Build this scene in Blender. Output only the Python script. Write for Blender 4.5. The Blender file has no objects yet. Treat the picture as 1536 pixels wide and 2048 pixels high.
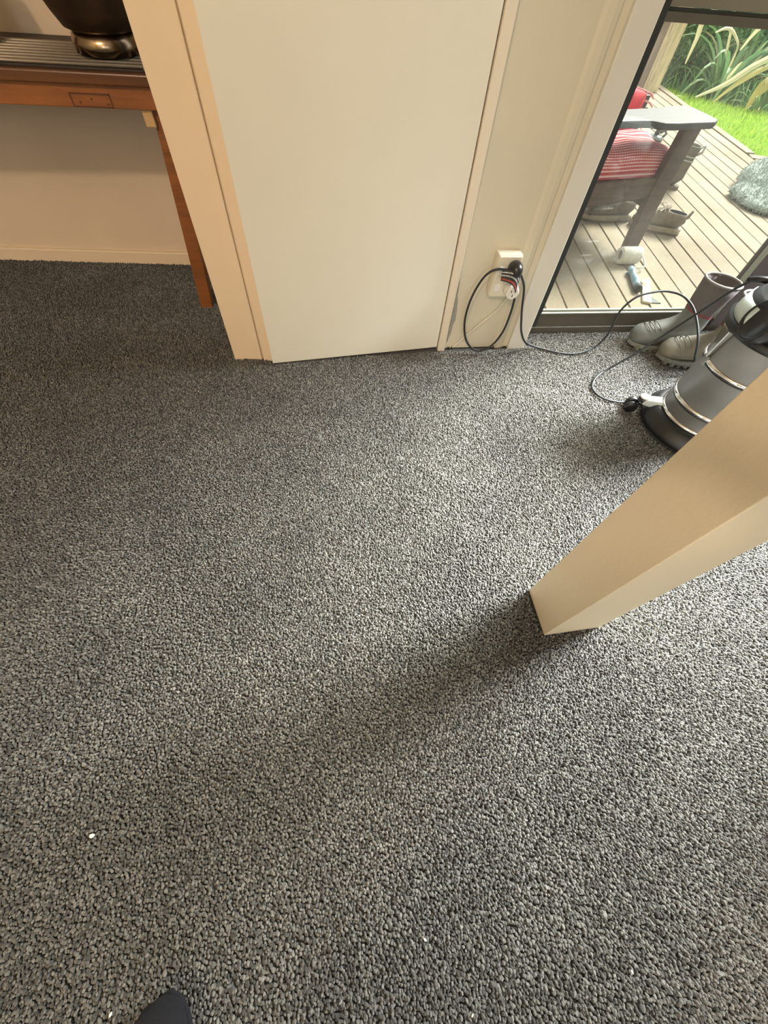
import bpy, bmesh, math, random
import numpy as np
from mathutils import Vector, Matrix, Euler

SC = bpy.context.scene
COL = SC.collection
R = math.radians
random.seed(7)

# ------------------------------------------------------------------ camera
cam_d = bpy.data.cameras.new('camera')
cam = bpy.data.objects.new('camera', cam_d)
COL.objects.link(cam)
cx = Vector((0.9920, -0.1127, 0.0573))
cdown = Vector((-0.0660, -0.8483, -0.5254))
cfwd = Vector((0.1079, 0.5174, -0.8489))
m = Matrix((cx, -cdown, -cfwd)).transposed().to_4x4()
m.translation = Vector((0, 0, 0.9))
cam.matrix_world = m
cam_d.sensor_fit = 'HORIZONTAL'
cam_d.sensor_width = 36.0
cam_d.lens = 770.0 / 1536.0 * 36.0
cam_d.clip_start = 0.02
SC.camera = cam

# ------------------------------------------------------------------ world, sun, fill lamps, exposure
W = bpy.data.worlds.new('overcast_sky')
SC.world = W
W.use_nodes = True
bg = W.node_tree.nodes['Background']
bg.inputs[0].default_value = (0.95, 0.98, 1.0, 1)
bg.inputs[1].default_value = 1.5

def lamp(name, kind, loc, energy, color, target=None, size=None, size_y=None, angle=None):
    d = bpy.data.lights.new(name, kind)
    d.energy = energy
    d.color = color
    if kind == 'AREA':
        d.shape = 'RECTANGLE'
        d.size = size
        d.size_y = size_y
    elif kind == 'SUN':
        d.angle = angle
    elif size:
        d.shadow_soft_size = size
    o = bpy.data.objects.new(name, d)
    COL.objects.link(o)
    o.location = loc
    if target is not None:
        o.rotation_euler = (Vector(target) - Vector(loc)).to_track_quat('-Z', 'Y').to_euler()
    return o

lamp('sun', 'SUN', (5.6, 8, 7.0), 9.5, (1.0, 0.96, 0.86), target=(0, 3, 0), angle=R(26))   # hazy sun, soft shadows
# added fill lamp behind the camera, set before the unseen rear window
lamp('rear_window_daylight', 'AREA', (-0.05, -2.5, 1.50), 37, (0.97, 0.98, 0.98), target=(-0.05, 0.0, 1.30), size=1.2, size_y=1.0)

# added lamp indoors by the right-hand sliding pane, raking fill across the carpet
o = lamp('door_daylight', 'AREA', (2.50, 1.10, 1.50), 90, (0.93, 0.98, 1.0), target=(1.12, 0.66, 0.0), size=0.9, size_y=1.1)
o.data.spread = R(43)

SC.view_settings.view_transform = 'Standard'
SC.view_settings.look = 'None'
SC.view_settings.gamma = 1
SC.view_settings.use_curve_mapping = False
SC.view_settings.exposure = 0.0
SC.cycles.max_bounces = 8
SC.cycles.transparent_max_bounces = 12
SC.cycles.use_denoising = True

# ------------------------------------------------------------------ materials
def nt(name):
    mt = bpy.data.materials.new(name)
    mt.use_nodes = True
    return mt, mt.node_tree.nodes, mt.node_tree.links, mt.node_tree.nodes['Principled BSDF']

def mat(name, col, rough=0.6, metal=0.0, vary=0.0, vscale=8.0, stretch=(1, 1, 1), bump=0.0, bscale=60.0,
        col2=None, coat=0.0, sheen=0.0, spec=0.5, coords='Object'):
    mt, N, L, B = nt(name)
    B.inputs['Roughness'].default_value = rough
    B.inputs['Metallic'].default_value = metal
    B.inputs['Coat Weight'].default_value = coat
    B.inputs['Sheen Weight'].default_value = sheen
    B.inputs['Specular IOR Level'].default_value = spec
    B.inputs['Base Color'].default_value = (*col, 1)
    tc = mp = None
    if vary > 0 or bump > 0 or col2:
        tc = N.new('ShaderNodeTexCoord')
        mp = N.new('ShaderNodeMapping')
        mp.inputs['Scale'].default_value = stretch
        L.new(tc.outputs[coords], mp.inputs[0])
    if vary > 0 or col2:
        nz = N.new('ShaderNodeTexNoise')
        nz.inputs['Scale'].default_value = vscale
        nz.inputs['Detail'].default_value = 6
        nz.inputs['Roughness'].default_value = 0.62
        L.new(mp.outputs[0], nz.inputs['Vector'])
        rp = N.new('ShaderNodeValToRGB')
        rp.color_ramp.elements[0].position = 0.3
        rp.color_ramp.elements[1].position = 0.7
        a = [c * (1 - vary) for c in col]
        b = col2 if col2 else [min(1, c * (1 + vary)) for c in col]
        rp.color_ramp.elements[0].color = (*a, 1)
        rp.color_ramp.elements[1].color = (*b, 1)
        L.new(nz.outputs['Fac'], rp.inputs[0])
        L.new(rp.outputs[0], B.inputs['Base Color'])
    if bump > 0:
        nb = N.new('ShaderNodeTexNoise')
        nb.inputs['Scale'].default_value = bscale
        nb.inputs['Detail'].default_value = 4
        L.new(mp.outputs[0], nb.inputs['Vector'])
        bp = N.new('ShaderNodeBump')
        bp.inputs['Strength'].default_value = bump
        bp.inputs['Distance'].default_value = 0.01
        L.new(nb.outputs['Fac'], bp.inputs['Height'])
        L.new(bp.outputs[0], B.inputs['Normal'])
    return mt

M = {}
M['wall'] = mat('wall_paint', (0.60, 0.555, 0.43), 0.55, vary=0.03, vscale=3, bump=0.05, bscale=90)
M['wall_dim'] = mat('left_room_paint', (0.70, 0.56, 0.40), 0.6, vary=0.04, vscale=3, bump=0.06, bscale=90)
M['trim'] = mat('trim_paint', (0.76, 0.61, 0.425), 0.45, vary=0.02, vscale=4, bump=0.04, bscale=60)
M['door'] = mat('door_paint', (0.75, 0.735, 0.635), 0.42, vary=0.02, vscale=2.5, bump=0.02, bscale=120)
M['jamb'] = mat('jamb_paint', (0.70, 0.63, 0.51), 0.45, vary=0.02, vscale=4, bump=0.04, bscale=60)
M['white'] = mat('window_reveal_paint', (0.62, 0.60, 0.53), 0.45, vary=0.02, vscale=4, bump=0.03, bscale=70)
M['post'] = mat('post_paint', (0.74, 0.64, 0.45), 0.5, vary=0.02, vscale=4, bump=0.06, bscale=80)
M['chip'] = mat('bare_plaster', (0.30, 0.29, 0.26), 0.9, vary=0.2, vscale=60)
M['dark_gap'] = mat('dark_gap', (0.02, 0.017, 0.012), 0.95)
M['ceil'] = mat('ceiling_paint', (0.75, 0.72, 0.63), 0.8)
M['alu'] = mat('bronze_aluminium', (0.075, 0.066, 0.05), 0.42, vary=0.12, vscale=10, bump=0.02, bscale=200)
M['rail'] = mat('bronze_rail', (0.15, 0.135, 0.095), 0.45, vary=0.1, vscale=6)  # paler copy of the bronze, painting the light on the rail face
M['alu_dark'] = mat('black_gasket', (0.018, 0.019, 0.016), 0.5)
M['alu_purple'] = mat('anodised_stile', (0.085, 0.07, 0.072), 0.5, vary=0.15, vscale=14, stretch=(1, 1, .3))
M['bead'] = mat('glazing_bead', (0.30, 0.32, 0.26), 0.35)
M['plastic_cream'] = mat('cream_plastic', (0.66, 0.62, 0.50), 0.35)
M['plastic_white'] = mat('white_plastic', (0.72, 0.70, 0.64), 0.3)
M['slot'] = mat('socket_slot', (0.05, 0.045, 0.04), 0.6)
M['black'] = mat('black_plastic', (0.012, 0.012, 0.013), 0.32, vary=0.2, vscale=30)
M['rubber'] = mat('black_cable_rubber', (0.012, 0.014, 0.014), 0.55)
M['vac_black'] = mat('vacuum_black_plastic', (0.011, 0.010, 0.010), 0.42, vary=0.3, vscale=20)
M['steel'] = mat('dull_steel_drum', (0.245, 0.238, 0.23), 0.46, metal=0.4, vary=0.12, vscale=9, bump=0.02, bscale=40)
M['chrome'] = mat('chrome', (0.80, 0.78, 0.74), 0.12, metal=1.0)
M['mint'] = mat('pale_grey_green_plastic', (0.50, 0.57, 0.53), 0.35, vary=0.04)
M['brackgrey'] = mat('light_grey_plastic', (0.52, 0.56, 0.57), 0.35)
M['boot_foot'] = mat('grey_rubber', (0.125, 0.132, 0.118), 0.5, vary=0.15, vscale=25)
M['boot_shaft'] = mat('taupe_neoprene', (0.115, 0.098, 0.092), 0.75, vary=0.12, vscale=30, bump=0.1, bscale=300)
M['boot_trim'] = mat('pale_boot_lining', (0.20, 0.18, 0.16), 0.9)
M['boot_red'] = mat('dull_red_band', (0.20, 0.05, 0.055), 0.7)
M['boot_sole'] = mat('boot_sole_rubber', (0.18, 0.178, 0.155), 0.7, vary=0.15, vscale=40)
M['boot_mud'] = mat('dusty_boot_rubber', (0.20, 0.18, 0.135), 0.8, vary=0.25, vscale=30)
M['slipper'] = mat('navy_felt', (0.007, 0.0075, 0.011), 0.95, vary=0.3, vscale=60, bump=0.2, bscale=300)
M['lint'] = mat('white_lint', (0.8, 0.78, 0.7), 0.9)
M['table_wood'] = mat('orange_stained_wood', (0.25, 0.088, 0.024), 0.42, vary=0.3, vscale=9, stretch=(.6, 6, 6))
M['table_top'] = mat('brown_stained_wood', (0.115, 0.045, 0.016), 0.35, vary=0.3, vscale=9, stretch=(.6, 6, 6))
M['pale_wood'] = mat('pale_wood', (0.55, 0.36, 0.17), 0.6, vary=0.1)
M['table_mark'] = mat('dark_wood_inlay', (0.10, 0.028, 0.01), 0.5)
M['tray'] = mat('dark_metal_tray', (0.022, 0.013, 0.008), 0.6)
M['rod'] = mat('steel_rod', (0.34, 0.28, 0.21), 0.42, metal=0.6)
M['pot'] = mat('dark_pot_metal', (0.12, 0.08, 0.05), 0.36, metal=0.85, vary=0.2, vscale=12)
M['pot_base'] = mat('polished_pot_foot', (0.30, 0.22, 0.14), 0.24, metal=1.0)
M['chair_wood'] = mat('weathered_dark_wood', (0.085, 0.056, 0.044), 0.6, vary=0.4, vscale=7, stretch=(1.2, 6, 6), bump=0.15, bscale=30)
M['chair_arm'] = mat('weathered_grey_wood', (0.052, 0.054, 0.062), 0.55, vary=0.3, vscale=10, stretch=(1, 6, 6), bump=0.15, bscale=30)
M['board_back'] = mat('brown_fence_wood', (0.33, 0.24, 0.17), 0.75, vary=0.25, vscale=5, stretch=(5, 5, .8))
M['post_cream'] = mat('pale_post_wood', (0.62, 0.50, 0.30), 0.7, vary=0.3, vscale=7, stretch=(4, 4, 1))
M['bracket'] = mat('galvanised_grey', (0.22, 0.23, 0.23), 0.5, vary=0.3, vscale=30)
M['shoe_canvas'] = mat('taupe_canvas', (0.20, 0.17, 0.125), 0.85, vary=0.25, vscale=30, bump=0.2, bscale=200)
M['shoe_dark'] = mat('dusty_grey_canvas', (0.17, 0.15, 0.12), 0.85, vary=0.3, vscale=30, bump=0.2, bscale=200)
M['shoe_sole'] = mat('cream_shoe_sole', (0.31, 0.275, 0.20), 0.7, vary=0.2, vscale=30)
M['shoe_sole_dk'] = mat('brown_outsole', (0.13, 0.105, 0.075), 0.8)
M['shoe_in'] = mat('blue_grey_lining', (0.07, 0.085, 0.10), 0.9)
M['lace'] = mat('pale_lace', (0.62, 0.58, 0.47), 0.8)
M['nap'] = mat('roller_nap', (0.66, 0.68, 0.62), 0.95, vary=0.08, vscale=60, bump=0.5, bscale=160)
M['blue'] = mat('paint_spattered_blue', (0.10, 0.28, 0.42), 0.5, vary=0.1, vscale=40, col2=(0.35, 0.46, 0.48))
M['wire'] = mat('white_wire', (0.68, 0.68, 0.64), 0.4)
M['stick'] = mat('cream_stick', (0.74, 0.68, 0.52), 0.6, vary=0.06)
M['scrap'] = mat('tan_scrap', (0.52, 0.34, 0.19), 0.7, vary=0.15)
M['darkscrap'] = mat('slate_scrap', (0.10, 0.12, 0.12), 0.7)
M['rug'] = mat('grey_green_wool', (0.42, 0.49, 0.45), 0.95, vary=0.3, vscale=35, bump=0.9, bscale=90, sheen=0.3)
M['workboot'] = mat('olive_boot', (0.14, 0.13, 0.10), 0.7, vary=0.3, vscale=25)
M['workboot_band'] = mat('silver_boot_band', (0.42, 0.44, 0.42), 0.5)
M['tap'] = mat('old_tap_metal', (0.20, 0.21, 0.20), 0.4, metal=0.5, vary=0.3, vscale=60)
M['soil'] = mat('garden_soil', (0.05, 0.055, 0.03), 0.95, vary=0.4, vscale=10)
M['lawn'] = mat('lawn_base', (0.16, 0.30, 0.04), 0.9, vary=0.35, vscale=12)
M['stem'] = mat('shrub_stem', (0.16, 0.11, 0.07), 0.8)

def leaf_mat(name, c1, c2, trans=0.35):
    mt, N, L, B = nt(name)
    B.inputs['Roughness'].default_value = 0.55
    oi = N.new('ShaderNodeObjectInfo')
    g = N.new('ShaderNodeNewGeometry')
    ad = N.new('ShaderNodeMath'); ad.operation = 'ADD'
    fr = N.new('ShaderNodeMath'); fr.operation = 'FRACT'
    L.new(oi.outputs['Random'], ad.inputs[0])
    L.new(g.outputs['Random Per Island'], ad.inputs[1])
    L.new(ad.outputs[0], fr.inputs[0])
    mx = N.new('ShaderNodeMix'); mx.data_type = 'RGBA'
    mx.inputs[6].default_value = (*c1, 1)
    mx.inputs[7].default_value = (*c2, 1)
    L.new(fr.outputs[0], mx.inputs[0])
    L.new(mx.outputs[2], B.inputs['Base Color'])
    tr = N.new('ShaderNodeBsdfTranslucent')
    L.new(mx.outputs[2], tr.inputs[0])
    ms = N.new('ShaderNodeMixShader')
    ms.inputs[0].default_value = trans
    L.new(B.outputs[0], ms.inputs[1]); L.new(tr.outputs[0], ms.inputs[2])
    L.new(ms.outputs[0], N['Material Output'].inputs[0])
    return mt

M['flax_green'] = leaf_mat('flax_green', (0.12, 0.27, 0.12), (0.32, 0.48, 0.22))
M['flax_pale'] = leaf_mat('flax_dry', (0.72, 0.65, 0.36), (0.80, 0.72, 0.46))
M['flax_yellow'] = leaf_mat('flax_yellow', (0.62, 0.50, 0.12), (0.62, 0.55, 0.22))
M['shrub_leaf'] = leaf_mat('shrub_leaf', (0.09, 0.22, 0.10), (0.34, 0.50, 0.22))
M['shrub_dark'] = leaf_mat('shrub_dark_leaf', (0.09, 0.24, 0.14), (0.26, 0.44, 0.27))
M['grass'] = leaf_mat('lawn_blade', (0.30, 0.52, 0.06), (0.58, 0.74, 0.16), 0.4)
M['lowgreen'] = leaf_mat('low_plant', (0.13, 0.28, 0.06), (0.30, 0.45, 0.12), 0.35)

def glass_mat():
    mt, N, L, B = nt('window_glass')
    N.remove(B)
    tr = N.new('ShaderNodeBsdfTransparent'); tr.inputs[0].default_value = (0.96, 0.98, 0.96, 1)
    gl = N.new('ShaderNodeBsdfGlossy'); gl.inputs['Roughness'].default_value = 0.02
    lw = N.new('ShaderNodeFresnel')
    gg = N.new('ShaderNodeNewGeometry')
    io = N.new('ShaderNodeMapRange'); io.inputs[3].default_value = 1.4; io.inputs[4].default_value = 1 / 1.4
    L.new(gg.outputs['Backfacing'], io.inputs[0]); L.new(io.outputs[0], lw.inputs['IOR'])
    ms = N.new('ShaderNodeMixShader')
    L.new(lw.outputs[0], ms.inputs[0]); L.new(tr.outputs[0], ms.inputs[1]); L.new(gl.outputs[0], ms.inputs[2])
    # thin diffuse film on the pane, painting in the hazy veil of glare
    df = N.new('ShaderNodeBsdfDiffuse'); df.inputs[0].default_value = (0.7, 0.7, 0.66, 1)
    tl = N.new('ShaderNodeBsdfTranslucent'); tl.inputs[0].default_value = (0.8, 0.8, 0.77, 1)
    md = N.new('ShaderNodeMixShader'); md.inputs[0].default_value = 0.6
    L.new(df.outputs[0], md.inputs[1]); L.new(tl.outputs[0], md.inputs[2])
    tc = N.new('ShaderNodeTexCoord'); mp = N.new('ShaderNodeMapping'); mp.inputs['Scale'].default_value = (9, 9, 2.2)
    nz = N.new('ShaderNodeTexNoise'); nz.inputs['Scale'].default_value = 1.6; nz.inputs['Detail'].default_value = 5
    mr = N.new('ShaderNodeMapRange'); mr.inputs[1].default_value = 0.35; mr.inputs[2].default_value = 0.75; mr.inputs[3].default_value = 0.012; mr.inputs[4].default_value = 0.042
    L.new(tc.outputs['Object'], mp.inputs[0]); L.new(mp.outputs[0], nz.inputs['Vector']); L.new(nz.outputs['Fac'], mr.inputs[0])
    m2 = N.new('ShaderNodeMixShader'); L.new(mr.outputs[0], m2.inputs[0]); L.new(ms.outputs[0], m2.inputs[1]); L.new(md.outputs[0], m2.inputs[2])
    L.new(m2.outputs[0], N['Material Output'].inputs[0])
    return mt
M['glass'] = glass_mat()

def deck_mat():
    # reeded decking: fine ribs along the board (local Y), grey-tan weathering
    mt, N, L, B = nt('reeded_decking')
    B.inputs['Roughness'].default_value = 0.7
    tc = N.new('ShaderNodeTexCoord')
    oi = N.new('ShaderNodeObjectInfo')
    ad = N.new('ShaderNodeVectorMath'); ad.operation = 'ADD'
    sc = N.new('ShaderNodeVectorMath'); sc.operation = 'SCALE'
    L.new(oi.outputs['Location'], sc.inputs[0]); sc.inputs['Scale'].default_value = 1.0
    L.new(tc.outputs['Object'], ad.inputs[0]); L.new(sc.outputs[0], ad.inputs[1])
    n1 = N.new('ShaderNodeTexNoise'); n1.inputs['Scale'].default_value = 2.2; n1.inputs['Detail'].default_value = 8
    L.new(ad.outputs[0], n1.inputs['Vector'])
    rp = N.new('ShaderNodeValToRGB')
    rp.color_ramp.elements[0].position = 0.32; rp.color_ramp.elements[0].color = (0.20, 0.15, 0.078, 1)
    rp.color_ramp.elements[1].position = 0.66; rp.color_ramp.elements[1].color = (0.30, 0.255, 0.172, 1)
    L.new(n1.outputs['Fac'], rp.inputs[0])
    n2 = N.new('ShaderNodeTexNoise'); n2.inputs['Scale'].default_value = 55; n2.inputs['Detail'].default_value = 3
    L.new(ad.outputs[0], n2.inputs['Vector'])
    mx = N.new('ShaderNodeMix'); mx.data_type = 'RGBA'; mx.blend_type = 'MULTIPLY'
    mx.inputs[0].default_value = 0.35
    L.new(rp.outputs[0], mx.inputs[6]); L.new(n2.outputs['Color'], mx.inputs[7])
    g = N.new('ShaderNodeHueSaturation'); g.inputs['Saturation'].default_value = 0.9
    L.new(mx.outputs[2], g.inputs['Color'])
    rv = N.new('ShaderNodeMath'); rv.operation = 'MULTIPLY_ADD'
    rv.inputs[1].default_value = 0.16; rv.inputs[2].default_value = 1.2
    L.new(oi.outputs['Random'], rv.inputs[0]); L.new(rv.outputs[0], g.inputs['Value'])
    L.new(g.outputs[0], B.inputs['Base Color'])
    wv = N.new('ShaderNodeTexWave'); wv.bands_direction = 'X'; wv.inputs['Scale'].default_value = 62
    wv.inputs['Distortion'].default_value = 0
    L.new(tc.outputs['Object'], wv.inputs['Vector'])
    bp = N.new('ShaderNodeBump'); bp.inputs['Strength'].default_value = 0.5; bp.inputs['Distance'].default_value = 0.002
    L.new(wv.outputs['Fac'], bp.inputs['Height']); L.new(bp.outputs[0], B.inputs['Normal'])
    return mt
M['deck'] = deck_mat()

def throw_mat():
    mt, N, L, B = nt('red_striped_cotton')
    B.inputs['Roughness'].default_value = 0.9
    uv = N.new('ShaderNodeUVMap')
    sp = N.new('ShaderNodeSeparateXYZ'); L.new(uv.outputs[0], sp.inputs[0])
    def wave(src, freq):
        a = N.new('ShaderNodeMath'); a.operation = 'MULTIPLY'; a.inputs[1].default_value = freq
        L.new(src, a.inputs[0])
        b = N.new('ShaderNodeMath'); b.operation = 'FRACT'; L.new(a.outputs[0], b.inputs[0])
        return b.outputs[0]
    w1 = wave(sp.outputs['Y'], 58)
    r1 = N.new('ShaderNodeValToRGB')
    cr = r1.color_ramp
    cr.elements[0].position = 0.0; cr.elements[0].color = (0.42, 0.05, 0.07, 1)
    cr.elements[1].position = 0.34; cr.elements[1].color = (0.62, 0.10, 0.12, 1)
    e = cr.elements.new(0.42); e.color = (0.84, 0.52, 0.50, 1)
    e = cr.elements.new(0.62); e.color = (0.90, 0.74, 0.70, 1)
    e = cr.elements.new(0.70); e.color = (0.70, 0.16, 0.18, 1)
    e = cr.elements.new(1.0); e.color = (0.42, 0.05, 0.07, 1)
    L.new(w1, r1.inputs[0])
    w2 = wave(sp.outputs['X'], 70)
    r2 = N.new('ShaderNodeValToRGB')
    r2.color_ramp.elements[0].position = 0.4; r2.color_ramp.elements[0].color = (0.72, 0.6, 0.6, 1)
    r2.color_ramp.elements[1].position = 0.6; r2.color_ramp.elements[1].color = (1, 1, 1, 1)
    L.new(w2, r2.inputs[0])
    mx = N.new('ShaderNodeMix'); mx.data_type = 'RGBA'; mx.blend_type = 'MULTIPLY'; mx.inputs[0].default_value = 0.8
    L.new(r1.outputs[0], mx.inputs[6]); L.new(r2.outputs[0], mx.inputs[7])
    L.new(mx.outputs[2], B.inputs['Base Color'])
    bp = N.new('ShaderNodeBump'); bp.inputs['Strength'].default_value = 0.5; bp.inputs['Distance'].default_value = 0.004
    L.new(w1, bp.inputs['Height']); L.new(bp.outputs[0], B.inputs['Normal'])
    return mt
M['throw'] = throw_mat()
M['throw_red'] = mat('plain_red_cotton', (0.62, 0.055, 0.075), 0.9, vary=0.15, vscale=30)
M['fringe'] = mat('pink_fringe', (0.72, 0.42, 0.40), 0.9, vary=0.2, vscale=60)

def stripe_label_mat():
    # cord tag: black print with rows of tiny illegible white and red type (flat print)
    mt, N, L, B = nt('cord_tag_print')
    B.inputs['Roughness'].default_value = 0.5
    uv = N.new('ShaderNodeUVMap')
    sp = N.new('ShaderNodeSeparateXYZ'); L.new(uv.outputs[0], sp.inputs[0])
    nz = N.new('ShaderNodeTexNoise'); nz.inputs['Scale'].default_value = 1.0; nz.inputs['Detail'].default_value = 1
    mp = N.new('ShaderNodeMapping'); mp.inputs['Scale'].default_value = (34, 12, 1)
    L.new(uv.outputs[0], mp.inputs[0]); L.new(mp.outputs[0], nz.inputs['Vector'])
    def band(lo, hi):
        a = N.new('ShaderNodeMath'); a.operation = 'GREATER_THAN'; a.inputs[1].default_value = lo
        b = N.new('ShaderNodeMath'); b.operation = 'LESS_THAN'; b.inputs[1].default_value = hi
        c = N.new('ShaderNodeMath'); c.operation = 'MULTIPLY'
        L.new(sp.outputs['Y'], a.inputs[0]); L.new(sp.outputs['Y'], b.inputs[0])
        L.new(a.outputs[0], c.inputs[0]); L.new(b.outputs[0], c.inputs[1])
        return c.outputs[0]
    th = N.new('ShaderNodeMath'); th.operation = 'GREATER_THAN'; th.inputs[1].default_value = 0.46
    L.new(nz.outputs['Fac'], th.inputs[0])
    cur = None
    base = (0.015, 0.013, 0.013, 1)
    for lo, hi, c in ((0.74, 0.84, (0.7, 0.68, 0.66, 1)), (0.46, 0.58, (0.6, 0.58, 0.56, 1)), (0.12, 0.26, (0.50, 0.06, 0.035, 1))):
        bnd = band(lo, hi)
        mu = N.new('ShaderNodeMath'); mu.operation = 'MULTIPLY'
        L.new(bnd, mu.inputs[0]); L.new(th.outputs[0], mu.inputs[1])
        mx = N.new('ShaderNodeMix'); mx.data_type = 'RGBA'
        L.new(mu.outputs[0], mx.inputs[0])
        if cur is None: mx.inputs[6].default_value = base
        else: L.new(cur, mx.inputs[6])
        mx.inputs[7].default_value = c
        cur = mx.outputs[2]
    L.new(cur, B.inputs['Base Color'])
    return mt
M['tag'] = stripe_label_mat()

def decal_mat():
    # curved navy and white stripes of the vacuum head's sticker (flat print)
    mt, N, L, B = nt('vacuum_head_sticker')
    B.inputs['Roughness'].default_value = 0.35
    uv = N.new('ShaderNodeUVMap')
    sp = N.new('ShaderNodeSeparateXYZ'); L.new(uv.outputs[0], sp.inputs[0])
    rp = N.new('ShaderNodeValToRGB'); cr = rp.color_ramp; cr.interpolation = 'CONSTANT'
    cols = [(0.0, (0.22, 0.22, 0.26)), (0.14, (0.62, 0.64, 0.66)), (0.19, (0.16, 0.18, 0.25)), (0.31, (0.66, 0.68, 0.70)),
            (0.40, (0.16, 0.18, 0.25)), (0.48, (0.66, 0.68, 0.70)), (0.56, (0.24, 0.23, 0.26))]
    cr.elements[0].position = 0; cr.elements[0].color = (*cols[0][1], 1)
    cr.elements[1].position = cols[1][0]; cr.elements[1].color = (*cols[1][1], 1)
    for p, c in cols[2:]:
        e = cr.elements.new(p); e.color = (*c, 1)
    L.new(sp.outputs['X'], rp.inputs[0])
    L.new(rp.outputs[0], B.inputs['Base Color'])
    return mt
M['decal'] = decal_mat()

def carpet_mat(name, bumpy):
    mt, N, L, B = nt(name)
    B.inputs['Roughness'].default_value = 0.85
    B.inputs['Sheen Weight'].default_value = 0.25
    B.inputs['Sheen Roughness'].default_value = 0.5
    B.inputs['Specular IOR Level'].default_value = 0.25
    g = N.new('ShaderNodeNewGeometry')
    oi = N.new('ShaderNodeObjectInfo')
    rp = N.new('ShaderNodeValToRGB')
    rp.color_ramp.elements[0].position = 0.0; rp.color_ramp.elements[0].color = (0.044, 0.041, 0.036, 1)
    rp.color_ramp.elements[1].position = 1.0; rp.color_ramp.elements[1].color = (0.195, 0.188, 0.170, 1)
    e = rp.color_ramp.elements.new(0.5); e.color = (0.10, 0.096, 0.086, 1)
    if bumpy:
        nz = N.new('ShaderNodeTexNoise'); nz.inputs['Scale'].default_value = 170; nz.inputs['Detail'].default_value = 2
        L.new(g.outputs['Position'], nz.inputs['Vector']); L.new(nz.outputs['Fac'], rp.inputs[0])
        bp = N.new('ShaderNodeBump'); bp.inputs['Distance'].default_value = 0.006
        L.new(nz.outputs['Fac'], bp.inputs['Height']); L.new(bp.outputs[0], B.inputs['Normal'])
    else:
        L.new(oi.outputs['Random'], rp.inputs[0])
    # faint mottling that puts the sheen of the pile's lie into the colour
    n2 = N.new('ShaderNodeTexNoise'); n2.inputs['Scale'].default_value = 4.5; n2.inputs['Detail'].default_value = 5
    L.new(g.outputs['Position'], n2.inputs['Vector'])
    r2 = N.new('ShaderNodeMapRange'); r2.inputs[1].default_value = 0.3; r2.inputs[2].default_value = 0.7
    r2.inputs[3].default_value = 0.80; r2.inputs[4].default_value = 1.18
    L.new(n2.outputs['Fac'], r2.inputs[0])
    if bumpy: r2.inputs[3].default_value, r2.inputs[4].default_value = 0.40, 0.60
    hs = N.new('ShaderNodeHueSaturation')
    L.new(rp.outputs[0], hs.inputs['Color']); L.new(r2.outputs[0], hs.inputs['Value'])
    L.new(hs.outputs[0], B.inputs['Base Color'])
    return mt
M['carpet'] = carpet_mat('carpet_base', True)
M['tuft'] = carpet_mat('carpet_tuft', False)

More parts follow.
